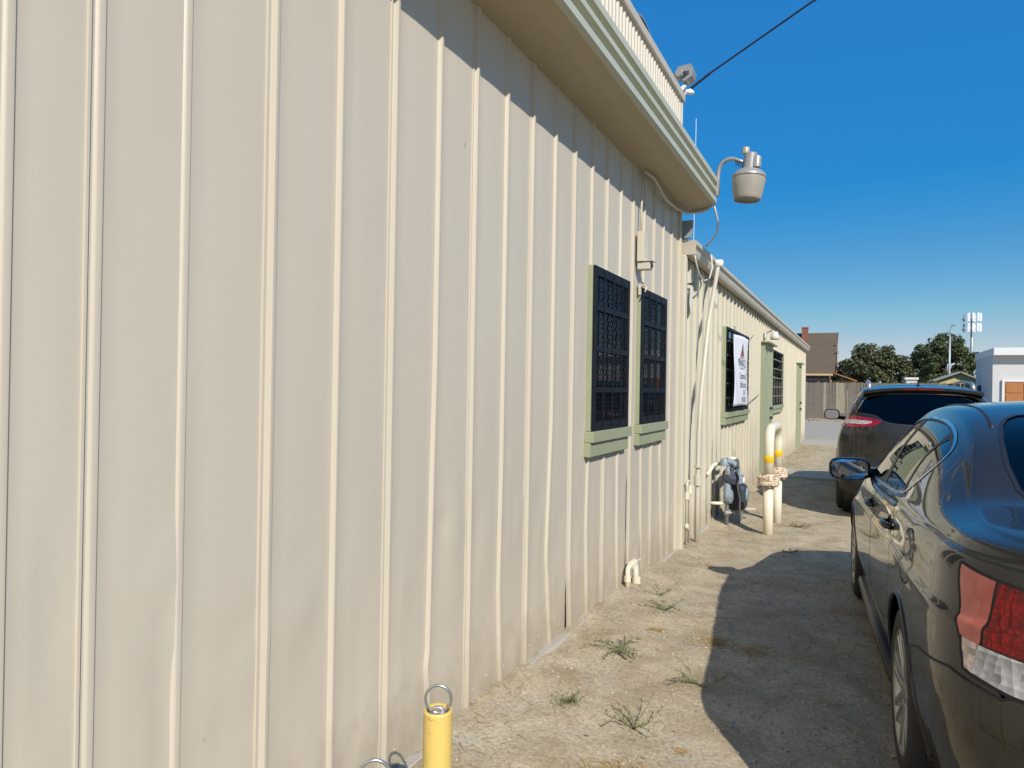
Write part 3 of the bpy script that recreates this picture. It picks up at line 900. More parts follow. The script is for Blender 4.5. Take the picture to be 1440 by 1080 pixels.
# electrical box, conduit and bits on the tall wall
eb = thing('electrical_box', 'beige electrical box with small spotlight on the wall above the windows', 'electrical box', (0.03, 5.25, 2.42))
MB().box(0.022, 0.075, 5.20, 5.315, 2.47, 2.70).build('box', 'trim_cream', eb, bevel=0.004)
MB().box(0.022, 0.12, 5.215, 5.30, 2.41, 2.468).build('lamp_block', 'pvc', eb, bevel=0.004)
MB().lathe((0.12, 5.258, 2.44), [(0, 0.0), (0.018, 0.0), (0.018, 0.012), (0, 0.012)], 12, (1, 0, 0)).build('eye', 'meter_dark', eb)
MB().box(0.06, 0.14, 5.205, 5.31, 2.470, 2.476).build('visor', 'trim_cream', eb)
MB().tube([(0.035, 5.245, 2.69), (0.035, 5.262, 2.9), (0.035, 5.28, 3.17)], 0.008, 8).build('conduit', 'trim_cream', eb, smooth=True)
o = MB().tube([(0.05, 5.28, 3.18), (0.08, 5.45, 3.17), (0.06, 5.9, 3.12), (0.05, 6.3, 3.14), (0.08, 6.62, 3.16), (0.20, 6.73, 3.19), (0.26, 6.76, 3.22)], 0.010, 8).build('soffit_cable', 'trim_cream', None, smooth=True)
tag(o, 'beige cable sagging under the soffit from the electrical box to the eave end', 'cable')
ho = thing('wall_hook', 'rusty bent hook on the wall between the two near windows', 'hook', (0.03, 5.28, 2.24))
MB().box(0.022, 0.035, 5.26, 5.33, 2.22, 2.31).build('plate', 'trim_cream', ho)
MB().tube([(0.035, 5.29, 2.28), (0.07, 5.27, 2.29), (0.09, 5.24, 2.27), (0.085, 5.22, 2.235)], 0.006, 6).build('hook', 'rusty_cream', ho)
dv = thing('dark_roof_flashing', 'dark metal flashing strip where the low roof meets the tall wall', 'flashing', (0.02, 6.7, 2.95))
MB().obox((0.06, 6.72, 3.03), (0.055, 0, 0.0), (0, 0.02, 0), (0.01, 0, 0.085)).build('strip', 'antenna_grey', dv, bevel=0.003)

# pipe stub at the wall foot
ps = thing('wall_pipe', 'cream capped drain pipe elbow sticking out at the foot of the tall wall', 'pipe', (0.06, 5.1, 0))
MB().tube([(0.055, 4.99, -0.02), (0.055, 4.985, 0.11)] + arc((0.055, 4.985, 0.12), (0.055, 4.985, 0.165), (0.055, 5.03, 0.165), 6) + [(0.055, 5.20, 0.165)], 0.019, 12).build('elbow', 'pipe_cream', ps, smooth=True)
MB().tube([(0.075, 5.11, 0.16), (0.08, 5.115, 0.03), (0.085, 5.12, -0.08)], 0.024, 12).build('drop', 'pvc', ps, smooth=True)
MB().tube([(0.055, 5.07, 0.165), (0.055, 5.155, 0.165)], 0.030, 14).build('coupling', 'pipe_cream', ps, smooth=False)
MB().tube([(0.055, 4.985, 0.06), (0.055, 4.985, 0.10)], 0.025, 12).tube([(0.082, 5.117, 0.02), (0.082, 5.118, 0.07)], 0.031, 12).build('collar', 'pipe_cream', ps)
MB().tube([(0.055, 5.20, 0.165), (0.045, 5.34, 0.145)], [0.012, 0.010], 8).build('valve_stem', 'cable_white', ps)

# leaning PVC drain from the gutter
pv = thing('drain_pipe', 'cream plastic drain pipe leaning from the gutter down to the ground', 'pipe', (0.10, 7.2, -0.08))
MB().tube([(0.115, 7.13, -0.12), (0.115, 7.14, 0.4), (0.115, 7.16, 1.05), (0.118, 7.23, 1.45), (0.13, 7.50, 2.2), (0.165, 7.83, 2.87)], 0.0215, 14).build('pipe', 'pvc', pv, smooth=True)
MB().tube([(0.115, 7.14, 0.52), (0.115, 7.14, 0.62)], 0.037, 14).tube([(0.115, 7.14, 0.70), (0.115, 7.14, 0.72)], 0.036, 14).build('coupling', 'pvc', pv)
MB().lathe((0.165, 7.83, 2.87), [(0, 0.05), (0.05, 0.045), (0.055, 0.02), (0.05, -0.02), (0.03, -0.03)], 16).build('outlet', 'antenna_white', pv, smooth=True)
rp = thing('riser_pipe', 'cream water riser with rough fittings between the flat downspout and drain pipe', 'pipe', (0.07, 6.98, -0.08))
MB().tube([(0.055, 6.93, -0.12), (0.055, 6.93, 0.50)] + arc((0.055, 6.93, 0.52), (0.055, 6.93, 0.57), (0.055, 6.98, 0.57), 6) + [(0.055, 7.02, 0.57)] + arc((0.055, 7.02, 0.57), (0.055, 7.06, 0.57), (0.055, 7.06, 0.52), 6) + [(0.055, 7.06, -0.12)], 0.014, 10).build('pipe', 'pvc', rp, smooth=True)
MB().tube([(0.055, 6.93, 0.40), (0.055, 6.93, 0.47)], 0.024, 10).tube([(0.055, 6.93, 0.10), (0.055, 6.93, 0.16)], 0.022, 8).tube([(0.055, 6.90, 0.13), (0.085, 6.90, 0.13)], 0.018, 8).tube([(0.055, 7.06, 0.44), (0.055, 7.06, 0.52)], 0.023, 10).build('fitting', 'pipe_cream', rp)

# hanging wires near the gutter
o = MB().tube([(0.10, 6.86, 2.86), (0.12, 6.90, 2.72), (0.13, 7.02, 2.63), (0.14, 7.2, 2.60), (0.15, 7.42, 2.66), (0.155, 7.52, 2.78), (0.15, 7.5, 2.92)], 0.008, 8).build('hanging_wire', 'cable_white', None, smooth=True)
tag(o, 'white wire hanging in a loop below the near end of the gutter', 'cable')
bp_ = thing('wall_bracket', 'torn white tag hanging on the low wall below the gutter end', 'tag', (0.04, 7.02, 2.3))
MB().add([(0.045, 7.0, 2.52), (0.06, 7.06, 2.52), (0.05, 7.07, 2.30), (0.045, 7.03, 2.24), (0.04, 6.98, 2.36)], [(0, 1, 2, 3, 4)]).build('flap', 'cable_white', bp_)
MB().tube([(0.03, 7.02, 2.55), (0.07, 7.02, 2.55)], 0.012, 8).build('nail', 'meter_dark', bp_)

# gas meter set
gm = thing('gas_meter', 'blue-grey gas meter and regulator on pipes beside the low wall', 'gas meter', (0.26, 8.6, -0.09))
MB().tube([(0.20, 8.42, -0.12), (0.20, 8.42, 0.46)] + arc((0.20, 8.42, 0.50), (0.20, 8.42, 0.58), (0.20, 8.50, 0.58), 6), 0.022, 12).build('riser', 'meter_blue', gm, smooth=True)
mb = MB()
mb.lathe((0.215, 8.42, 0.24), [(0, -0.05), (0.055, -0.05), (0.085, -0.02), (0.085, 0.02), (0.05, 0.05), (0, 0.05)], 24, (1, 0, 0))
mb.tube([(0.20, 8.42, 0.30), (0.20, 8.42, 0.40)], [0.05, 0.035], 14)
mb.build('regulator', 'meter_blue', gm, auto=30)
MB().lathe((0.23, 8.46, 0.47), [(0, -0.05), (0.06, -0.05), (0.10, -0.015), (0.105, 0.0), (0.10, 0.015), (0.06, 0.05), (0, 0.05)], 24, (0.5, -0.6, 0.5)).build('diaphragm', 'meter_dark', gm, auto=30)
body = MB().box(0.15, 0.38, 8.56, 8.84, 0.06, 0.36).build('meter_body', 'meter_dark', gm, bevel=0.05, seg=4)
MB().lathe((0.385, 8.70, 0.24), [(0, 0.02), (0.07, 0.018), (0.085, 0.0), (0.085, -0.02)], 24, (1, 0, 0)).build('dial', 'meter_blue', gm, auto=30)
MB().box(0.19, 0.34, 8.59, 8.81, 0.358, 0.47).build('index_head', 'meter_blue', gm, bevel=0.03, seg=3)
MB().tube([(0.26, 8.62, 0.44), (0.26, 8.62, 0.58)], 0.026, 12).tube([(0.26, 8.78, 0.44), (0.26, 8.78, 0.56)], 0.026, 12).tube([(0.20, 8.49, 0.58), (0.26, 8.63, 0.58)], 0.024, 12).build('unions', 'meter_blue', gm, auto=35)
MB().tube([(0.26, 8.78, 0.54)] + arc((0.26, 8.78, 0.60), (0.26, 8.78, 0.66), (0.20, 8.74, 0.66), 6) + [(0.12, 8.55, 0.62), (0.04, 8.40, 0.60), (0.03, 8.10, 0.52)], 0.022, 12).build('outlet_pipe', 'pipe_cream', gm, smooth=True)
MB().tube([(0.28, 8.50, 0.60), (0.24, 8.48, 0.64), (0.18, 8.44, 0.66)], 0.035, 12).lathe((0.16, 8.42, 0.62), [(0, 0.07), (0.03, 0.065), (0.05, 0.03), (0.05, -0.02), (0, -0.03)], 14).build('vent_cap', 'meter_blue', gm, auto=35)
MB().tube([(0.20, 8.42, 0.16), (0.10, 8.36, 0.16), (0.02, 8.33, 0.16)], 0.02, 10).build('wall_stub', 'pipe_cream', gm, smooth=True)
MB().box(0.21, 0.33, 8.62, 8.78, -0.14, 0.062).build('stand', 'meter_blue', gm, bevel=0.006)
for k in range(8):
    a = 2 * math.pi * k / 8
    MB().tube([(0.262, 8.42 + 0.072 * math.cos(a), 0.24 + 0.072 * math.sin(a)), (0.236, 8.42 + 0.072 * math.cos(a), 0.24 + 0.072 * math.sin(a))], 0.008, 6).build('bolt', 'galv', gm)
MB().box(0.339, 0.352, 8.64, 8.76, 0.385, 0.445).build('index_window', 'antenna_white', gm, bevel=0.004)
for (a, b, c, rr) in ((0.20, 8.42, 0.03, 0.034), (0.20, 8.42, 0.50, 0.032), (0.26, 8.62, 0.50, 0.036), (0.26, 8.78, 0.50, 0.036)):
    MB().tube([(a, b, c), (a, b, c + 0.045)], rr, 6).build('pipe_nut', 'galv', gm)
MB().box(0.19, 0.29, 8.385, 8.415, 0.055, 0.07).build('shutoff_lever', 'rusty_cream', gm)
MB().tube([(0.33, 8.52, -0.12), (0.33, 8.52, 0.20), (0.30, 8.50, 0.40), (0.27, 8.47, 0.55)], 0.010, 8).build('vent_tube', 'galv', gm, smooth=True)
MB().obox((0.42, 8.80, 0.06), (0.05, 0.02, 0), (0, 0.03, 0), (0.0, 0.0, 0.006)).build('tag', 'cable_white', gm)

# pipe guard: two legs joined by a bend over the top
pg = thing('pipe_guard', 'cream steel hoop guard with rusty flanges and yellow bands by the gas meter', 'bollard', (0.69, 8.5, -0.09))
A, B = (0.69, 8.10), (0.70, 8.93)
def leg(p): 
    MB().tube([(p[0], p[1], -0.2), (p[0], p[1], 0.46)], 0.054, 20).build('leg', 'pipe_cream', pg, smooth=True)
    mb = MB().lathe((p[0], p[1], 0.455), [(0.054, 0), (0.112, 0.0), (0.118, 0.006), (0.118, 0.036), (0.11, 0.042), (0.112, 0.046), (0.118, 0.052), (0.118, 0.082), (0.112, 0.088), (0.06, 0.09), (0.054, 0.12)], 28)
    f_ = mb.build('flange', 'rusty_cream', pg, auto=30)
    for k in range(8):
        t_ = 2 * math.pi * (k + 0.3) / 8
        MB().tube([(p[0] + 0.088 * math.cos(t_), p[1] + 0.088 * math.sin(t_), 0.435), (p[0] + 0.088 * math.cos(t_), p[1] + 0.088 * math.sin(t_), 0.565)], 0.013, 6).build('bolt', 'rusty_cream', f_)
    MB().lathe((p[0], p[1], 0.70), [(0.0545, 0), (0.0560, 0.002), (0.0560, 0.078), (0.0545, 0.08)], 20).build('band', 'band_yellow', pg, smooth=True)
leg(A); leg(B)
top = [(A[0], A[1], 0.55), (A[0], A[1], 0.84)] + arc((A[0], A[1], 0.86), (A[0], A[1], 1.07), (A[0], A[1] + 0.22, 1.07), 10) + arc((B[0], B[1] - 0.22, 1.07), (B[0], B[1], 1.07), (B[0], B[1], 0.86), 10) + [(B[0], B[1], 0.55)]
MB().tube(top, 0.0535, 20).build('bend', 'pipe_cream', pg, smooth=True)

# yellow posts with lifting rings
def yellow_post(x, y, h, r, label, rot):
    p = thing('yellow_post', label, 'bollard', (x, y, 0), group='yellow posts with lifting rings by the tall wall')
    MB().lathe((x, y, 0), [(r, -0.15), (r, h - 0.004), (r - 0.003, h), (r - 0.007, h), (r - 0.007, h - 0.02)], 40).build('pipe', 'post_yellow', p, auto=30)
    MB().lathe((x, y, 0), [(0, h - 0.008), (r - 0.007, h - 0.012)], 24).build('weld_plate', 'galv', p)
    d = Vector((math.cos(rot), math.sin(rot), 0))
    MB().tube([Vector((x, y, h + 0.028)) + d * 0.036 * math.cos(a) + Vector((0, 0, 0.038)) * math.sin(a) for a in [2 * math.pi * k / 36 for k in range(37)]], 0.0042, 10, cap=False).build('ring', 'steel_ring', p, smooth=True)
    MB().tube([Vector((x, y, h - 0.012)) - d * 0.022, Vector((x, y, h + 0.004)) - d * 0.008, Vector((x, y, h + 0.004)) + d * 0.008, Vector((x, y, h - 0.012)) + d * 0.022], 0.006, 8).build('eyelet', 'galv', p, smooth=True)
yellow_post(0.527, 1.65, 0.585, 0.0405, 'yellow steel post with a lifting ring in front of the ribbed wall', 0.45)
yellow_post(0.60, 1.27, 0.575, 0.0375, 'yellow post whose ring just shows at the bottom edge of the photo', 0.6)

# ------------------------------------------------------------------ cars
def pchip(xk, yk, x):
    xk, yk = np.array(xk, float), np.array(yk, float)
    h = np.diff(xk); d = np.diff(yk) / h
    m = np.zeros_like(yk)
    m[0], m[-1] = d[0], d[-1]
    for i in range(1, len(xk) - 1):
        if d[i - 1] * d[i] > 0:
            w1, w2 = 2 * h[i] + h[i - 1], h[i] + 2 * h[i - 1]
            m[i] = (w1 + w2) / (w1 / d[i - 1] + w2 / d[i])
    x = np.clip(np.asarray(x, float), xk[0], xk[-1])
    i = np.clip(np.searchsorted(xk, x) - 1, 0, len(xk) - 2)
    t = (x - xk[i]) / h[i]
    return (yk[i] * (1 + 2 * t) * (1 - t) ** 2 + h[i] * m[i] * t * (1 - t) ** 2 + yk[i + 1] * t * t * (3 - 2 * t) + h[i] * m[i + 1] * t * t * (t - 1))

def smooth_param(keys, L, sig=0.05):
    xk = [k[0] for k in keys]; yk = [k[1] for k in keys]
    xs_ = np.arange(-0.4, L + 0.4, 0.01)
    v_ = pchip(xk, yk, xs_)
    n = int(sig * 4 / 0.01)
    g = np.exp(-0.5 * (np.arange(-n, n + 1) * 0.01 / sig) ** 2); g /= g.sum()
    v_ = np.convolve(np.pad(v_, n, mode='edge'), g, 'valid')
    return lambda s: np.interp(s, xs_, v_)

def catmull(pts, sub):
    """centripetal-ish Catmull-Rom through 2D points, sub samples per segment"""
    p = np.array(pts, float)
    p = np.vstack([2 * p[0] - p[1], p, 2 * p[-1] - p[-2]])
    out = []
    for i in range(1, len(p) - 2):
        p0, p1, p2, p3 = p[i - 1], p[i], p[i + 1], p[i + 2]
        d1 = np.linalg.norm(p1 - p0) ** 0.5 + 1e-6; d2 = np.linalg.norm(p2 - p1) ** 0.5 + 1e-6; d3 = np.linalg.norm(p3 - p2) ** 0.5 + 1e-6
        m1 = (p2 - p1) + d2 * ((p1 - p0) / d1 - (p2 - p0) / (d1 + d2))
        m2 = (p2 - p1) + d2 * ((p3 - p2) / d3 - (p3 - p1) / (d2 + d3))
        for k in range(sub[i - 1]):
            t = k / sub[i - 1]
            out.append((2 * t ** 3 - 3 * t ** 2 + 1) * p1 + (t ** 3 - 2 * t ** 2 + t) * m1 + (-2 * t ** 3 + 3 * t ** 2) * p2 + (t ** 3 - t ** 2) * m2)
    out.append(p[-2])
    return np.array(out)

def in_poly(a, b, poly):
    c = np.zeros(a.shape, bool)
    n = len(poly)
    for i in range(n):
        x0, y0 = poly[i]; x1, y1 = poly[(i + 1) % n]
        cond = ((y0 > b) != (y1 > b))
        with np.errstate(divide='ignore', invalid='ignore'):
            c ^= cond & (a < (x1 - x0) * (b - y0) / (y1 - y0 + 1e-12) + x0)
    return c

def round_poly(poly, it=3):
    p = [np.array(q, float) for q in poly]
    for _ in range(it):
        q = []
        for i in range(len(p)):
            a, b = p[i], p[(i + 1) % len(p)]
            q += [a * 0.75 + b * 0.25, a * 0.25 + b * 0.75]
        p = q
    return [tuple(q) for q in p]

class Car:
    def __init__(s, spec):
        s.sp = spec
        L = spec['L']; s.L = L
        prm = {k: smooth_param(v_, L, spec.get('sig', 0.05)) for k, v_ in spec['keys'].items()}
        sub = spec['sub']
        r, rf, nn = spec['r'], spec['rf'], spec['n']
        def section(x):
            g = {k: float(f(x)) for k, f in prm.items()}
            return catmull(spec['section'](g), sub)
        # cap parameter by arc length
        def cap(rr, cnt, W):
            u = np.linspace(0, 1, 4000)
            d = rr * (1 - (1 - u ** nn) ** (1 / nn))
            al = np.concatenate([[0], np.cumsum(np.hypot(np.diff(u * W), np.diff(d)))])
            uu = np.interp(np.linspace(0, al[-1], cnt), al, u)
            return uu, rr * (1 - (1 - np.clip(uu, 0, 1) ** nn) ** (1 / nn))
        rows = []
        yr = lambda z: np.interp(z, *zip(*spec['yrear']))
        yf = lambda z: np.interp(z, *zip(*spec['yfront']))
        def warp(sec, x, scale, along):
            z = sec[:, 1]
            wr = 1 - smoothstep(r, r + spec.get('blend', 0.9), x)
            wf = smoothstep(L - rf - 0.9, L - rf, x)
            yy = along + yr(z) * wr - yf(z) * wf
            return np.stack([-sec[:, 0] * scale, yy, z], 1)
        uu, dd = cap(r, spec['ncap'], 0.9)
        for u, d in zip(uu, dd):
            rows.append(warp(section(max(d, 0.0) * 0.6 + r * 0.4 if d < r else r), r * 0.999, u, d))
        for x in np.arange(r + spec['ds'], L - rf, spec['ds']):
            rows.append(warp(section(x), x, 1.0, x))
        uu, dd = cap(rf, 16, 0.9)
        for u, d in list(zip(uu, dd))[::-1]:
            rows.append(warp(section(L - rf * 0.4 - d * 0.6), L - rf * 0.999, u, L - d))
        G = np.array(rows)                       # rows x N x 3, left half (x negative)
        nr, N, _ = G.shape
        mir = G[:, -2:0:-1, :].copy(); mir[:, :, 0] *= -1
        full = np.concatenate([G, mir], 1)
        full[:, 0, 0] = 0
        NC = full.shape[1]
        s.V = full.reshape(-1, 3).copy()
        s.V[:, 1] -= L / 2
        ii = np.arange(nr * NC).reshape(nr, NC)
        nxt_ = np.roll(ii, -1, 1)
        s.Q = np.stack([ii[:-1], nxt_[:-1], nxt_[1:], ii[1:]], -1).reshape(-1, 4)
        P = s.V[s.Q]
        fn = np.cross(P[:, 2] - P[:, 0], P[:, 3] - P[:, 1])
        # outward check using the roof
        top_ = np.argmax(P[:, :, 2].mean(1))
        if fn[top_, 2] < 0:
            s.Q = s.Q[:, ::-1]; fn = -fn
        key = np.round(s.V * 2000).astype(np.int64)
        _, inv = np.unique(key, axis=0, return_inverse=True)
        inv = inv.ravel()
        acc = np.zeros((inv.max() + 1, 3))
        for k in range(4): np.add.at(acc, inv[s.Q[:, k]], fn)
        acc /= np.linalg.norm(acc, axis=1, keepdims=True) + 1e-12
        s.Nrm = acc[inv]
        s.live = np.ones(len(s.Q), bool)
        s.inv = inv
        s.seams = []
    def cen(s): return s.V[s.Q].mean(1)
    def cut(s, poly, axes, filt, faces=None, snap=True):
        """faces inside poly (in the two given axes) leave the body; the edge is snapped onto the outline"""
        base = s.live if faces is None else faces
        c = s.cen()
        a, b = axes
        m = base & in_poly(c[:, a], c[:, b], poly) & filt(c, s.Nrm[s.Q].mean(1))
        if snap and m.any():
            rest = base & ~m
            vi = np.zeros(len(s.V), bool); vi[s.Q[m].ravel()] = True
            vo = np.zeros(len(s.V), bool); vo[s.Q[rest].ravel()] = True
            bd = np.where(vi & vo)[0]
            A = np.array(poly); B = np.roll(A, -1, 0)
            p = s.V[bd][:, [a, b]]
            best = np.full(len(bd), 1e9); tgt = p.copy()
            for q0, q1 in zip(A, B):
                e = q1 - q0
                t_ = np.clip(((p - q0) @ e) / (e @ e + 1e-12), 0, 1)
                q = q0 + t_[:, None] * e
                d = np.linalg.norm(q - p, axis=1)
                w = d < best
                best[w] = d[w]; tgt[w] = q[w]
            ok = best < 0.04
            D = np.zeros((len(bd), 3))
            D[:, a] = tgt[:, 0] - p[:, 0]; D[:, b] = tgt[:, 1] - p[:, 1]
            n_ = s.Nrm[bd]
            c3 = 3 - a - b
            big = np.abs(n_[:, c3]) > 0.3
            dn = (D * n_).sum(1)
            D2 = D.copy()
            D2[big, c3] = -dn[big] / n_[big, c3]
            D2[~big] -= dn[~big, None] * n_[~big]
            s.V[bd[ok]] += D2[ok]
        if faces is None: s.live &= ~m
        return m
    def seam(s, m, rest=None):
        """edges between face set m and everything else"""
        E1, src = {}, {}
        iv = s.inv
        for q in s.Q[m]:
            for k in range(4):
                a0, b0 = int(q[k]), int(q[(k + 1) % 4])
                e = (int(iv[a0]), int(iv[b0])); e = (min(e), max(e))
                E1[e] = E1.get(e, 0) + 1
                src[e] = (a0, b0)
        return [src[e] for e, c in E1.items() if c == 1]
    def mesh(s, m, name, mat, parent, off=0.0, smooth=True):
        q = s.Q[m]
        u, inv = np.unique(q.ravel(), return_inverse=True)
        V = s.V[u] + s.Nrm[u] * off
        me_ = bpy.data.meshes.new(name)
        me_.from_pydata(V.tolist(), [], inv.reshape(-1, 4).tolist())
        me_.materials.append(MAT[mat])
        me_.shade_smooth()
        me_.normals_split_custom_set_from_vertices(s.Nrm[u].tolist())
        o = bpy.data.objects.new(name, me_)
        COL.objects.link(o)
        o.parent = parent
        ORG[o.name] = Vector()
        return o
    def ribbon(s, edges, w, off, name, mat, parent, thick=0.0):
        mb = MB()
        for a, b in edges:
            pa, pb, na, nb = s.V[a], s.V[b], s.Nrm[a], s.Nrm[b]
            e = pb - pa; l_ = np.linalg.norm(e)
            if l_ < 1e-6: continue
            e = e / l_
            wa, wb = np.cross(na, e), np.cross(nb, e)
            wa /= np.linalg.norm(wa) + 1e-9; wb /= np.linalg.norm(wb) + 1e-9
            ex = e * w * 0.7
            top_ = [pa - wa * w + na * off - ex, pb - wb * w + nb * off + ex, pb + wb * w + nb * off + ex, pa + wa * w + na * off - ex]
            if thick:
                lo_ = [pa - wa * w * 1.3 - na * 0.004 - ex, pb - wb * w * 1.3 - nb * 0.004 + ex, pb + wb * w * 1.3 - nb * 0.004 + ex, pa + wa * w * 1.3 - na * 0.004 - ex]
                mb.add(top_ + lo_, [(0, 1, 2, 3), (0, 4, 5, 1), (2, 6, 7, 3)])
            else:
                mb.add(top_, [(0, 1, 2, 3)])
        return mb.build(name, mat, parent)

def wheel(root, side, x, y, z, R, w, spokes, name='wheel'):
    """side -1 left, +1 right; axis along x"""
    ax = (side, 0, 0)
    c = (x, y, z)
    t = MB().lathe(c, [(R * 0.66, -w / 2), (R * 0.80, -w / 2 - 0.008), (R * 0.93, -w / 2), (R * 0.985, -w * 0.38), (R, -w * 0.2), (R, w * 0.2), (R * 0.985, w * 0.38), (R * 0.93, w / 2), (R * 0.80, w / 2 + 0.010), (R * 0.70, w / 2 + 0.004), (R * 0.66, w / 2 - 0.006)], 48, ax).build(name, 'tyre', root, smooth=True)
    MB().lathe(c, [(R * 0.70, w / 2 + 0.002), (R * 0.675, w / 2 + 0.006), (R * 0.64, w / 2 - 0.012), (R * 0.61, w * 0.12), (R * 0.60, -w / 2)], 48, ax).build('rim', 'rim_alloy', t, smooth=True)
    mb = MB()
    for k in range(spokes):
        a = 2 * math.pi * k / spokes + 0.2
        d = Vector((0, math.cos(a), math.sin(a))); p_ = Vector((0, -math.sin(a), math.cos(a)))
        for dd in (-1, 1):
            p0 = Vector(c) + Vector((side * (w / 2 - 0.022), 0, 0)) + d * R * 0.14 + p_ * dd * R * 0.05
            p1 = Vector(c) + Vector((side * (w / 2 - 0.010), 0, 0)) + d * R * 0.65 + p_ * dd * R * 0.10
            m_ = (p0 + p1) / 2; h_ = (p1 - p0) / 2
            q_ = h_.normalized().cross(Vector((1, 0, 0))).normalized()
            mb.obox(m_, h_, q_ * R * 0.042, Vector((side * 0.013, 0, 0)))
    mb.build('spokes', 'rim_alloy', t, bevel=0.004)
    MB().lathe(c, [(R * 0.20, w / 2 - 0.05), (R * 0.20, w / 2 - 0.018), (R * 0.12, w / 2 - 0.008), (0, w / 2 - 0.006)], 24, ax).build('hub_cap', 'rim_alloy', t, auto=30)
    MB().lathe(c, [(R * 0.60, w * 0.0), (0.0, w * 0.0)], 32, ax).build('brake_disc', 'meter_dark', t)
    return t

def wheel_well(root, side, y, z, R, x_in, x_out):
    MB().lathe((0, y, z), [(R, side * x_out), (R + 0.01, side * (x_out - 0.04)), (R + 0.01, side * x_in), (0.0, side * x_in)], 40, (1, 0, 0)).build('wheel_well', 'black_plastic', root, smooth=False)

def seat(root, x, y, z, w, h, back_tilt=0.2, head=True):
    s_ = MB().box(x - w / 2, x + w / 2, y - 0.25, y + 0.28, z, z + 0.16).build('seat', 'seat_dark', root, bevel=0.05, seg=3)
    c = Vector((x, y - 0.28 - back_tilt * h * 0.5, z + h / 2))
    MB().obox(c, (w / 2, 0, 0), (0, 0.06, 0.012), (0, -back_tilt * h / 2, h / 2)).build('backrest', 'seat_dark', s_, bevel=0.045, seg=3)
    if head:
        MB().obox(c + Vector((0, -back_tilt * h / 2 - 0.02, h / 2 + 0.10)), (0.13, 0, 0), (0, 0.045, 0), (0, -0.01, 0.085)).build('headrest', 'seat_dark', s_, bevel=0.035, seg=3)

LEFT = lambda c, n: c[:, 0] < -0.3
RIGHT = lambda c, n: c[:, 0] > 0.3
def both(fn):
    fn(-1); fn(1)

def side_filter(sd, mn=0.3):
    return lambda c, n: (c[:, 0] * sd > mn) & (n[:, 0] * sd > 0.15)

# ---- sedan
def sedan_section(g):
    zb, wb, wm, zr, xr, zt, zf = g['zb'], g['wb'], g['wm'], g['zr'], g['xr'], g['zt'], g['zf']
    k = max(0.0, min(1.0, (zr - zb) / 0.35))         # 0 on deck and hood, 1 in the cabin
    zm = zb - 0.175
    return [(0, zf), (wm * 0.78, zf), (wm * 0.935, zf + 0.015), (wm - 0.045, zf + 0.07), (wm - 0.018, zf + 0.19), (wm, 0.60 + (zf - 0.2) * 0.3), (wm - 0.006, zm - 0.03),
            (wm - 0.006, zm), (wm - 0.020, zm + 0.022), (wb + 0.018, zb - 0.05), (wb, zb - 0.012), (wb - 0.022, zb + 0.012 * (0.4 + 0.6 * k)),
            (wb + (xr - wb) * 0.50 + 0.018 * k, zb + (zr - zb) * 0.52 + 0.004), (xr + 0.035 * k, zr - 0.045 * k), (xr - 0.01, zr), (xr - 0.09, zr + (zt - zr) * 0.42), (xr * 0.45, zt - (zt - zr) * 0.16), (0, zt)]
SEDAN = dict(L=4.93, r=0.56, rf=0.75, n=2.75, ncap=64, ds=0.02, sig=0.06,
    sub=[3, 3, 3, 5, 8, 7, 4, 4, 4, 5, 4, 9, 9, 5, 5, 6, 8],
    section=sedan_section,
    yrear=[(0.1, 0.16), (0.22, 0.11), (0.32, 0.03), (0.45, 0.0), (0.58, 0.0), (0.66, 0.022), (0.72, 0.05), (0.85, 0.075), (0.95, 0.095), (1.02, 0.11), (1.10, 0.12), (1.5, 0.12)],
    yfront=[(0.1, 0.18), (0.25, 0.06), (0.4, 0.0), (0.55, 0.0), (0.7, 0.05), (0.8, 0.12), (1.5, 0.15)],
    keys=dict(
        zt=[(-0.4, 1.045), (0.0, 1.055), (0.25, 1.075), (0.55, 1.085), (0.80, 1.10), (1.0, 1.185), (1.3, 1.322), (1.6, 1.415), (1.9, 1.460), (2.3, 1.476), (2.6, 1.468), (2.85, 1.425), (3.1, 1.31), (3.5, 1.11), (3.75, 1.00), (4.1, 0.965), (4.5, 0.89), (4.75, 0.80), (5.3, 0.70)],
        zr=[(-0.4, 1.02), (0.0, 1.028), (0.25, 1.045), (0.55, 1.062), (0.80, 1.088), (1.0, 1.165), (1.3, 1.292), (1.6, 1.376), (1.9, 1.412), (2.3, 1.422), (2.6, 1.410), (2.85, 1.355), (3.1, 1.245), (3.5, 1.065), (3.75, 0.975), (4.1, 0.93), (4.5, 0.85), (4.75, 0.76), (5.3, 0.66)],
        xr=[(-0.4, 0.735), (0.4, 0.745), (0.75, 0.735), (1.0, 0.695), (1.3, 0.645), (1.6, 0.612), (1.9, 0.60), (2.3, 0.60), (2.6, 0.608), (2.85, 0.628), (3.1, 0.665), (3.5, 0.725), (3.75, 0.75), (4.3, 0.74), (5.3, 0.65)],
        zb=[(-0.4, 0.975), (0.5, 0.995), (0.9, 1.0), (1.5, 0.998), (2.5, 0.972), (3.4, 0.95), (3.75, 0.935), (4.2, 0.87), (4.6, 0.77), (5.3, 0.62)],
        wb=[(-0.4, 0.83), (0.5, 0.855), (1.0, 0.872), (2.0, 0.875), (3.0, 0.87), (3.75, 0.85), (4.3, 0.83), (5.3, 0.75)],
        wm=[(-0.4, 0.895), (0.5, 0.908), (1.1, 0.922), (2.0, 0.917), (3.0, 0.918), (3.9, 0.922), (4.4, 0.90), (5.3, 0.85)],
        zf=[(-0.4, 0.27), (0.5, 0.24), (0.9, 0.20), (3.9, 0.19), (5.3, 0.21)]))

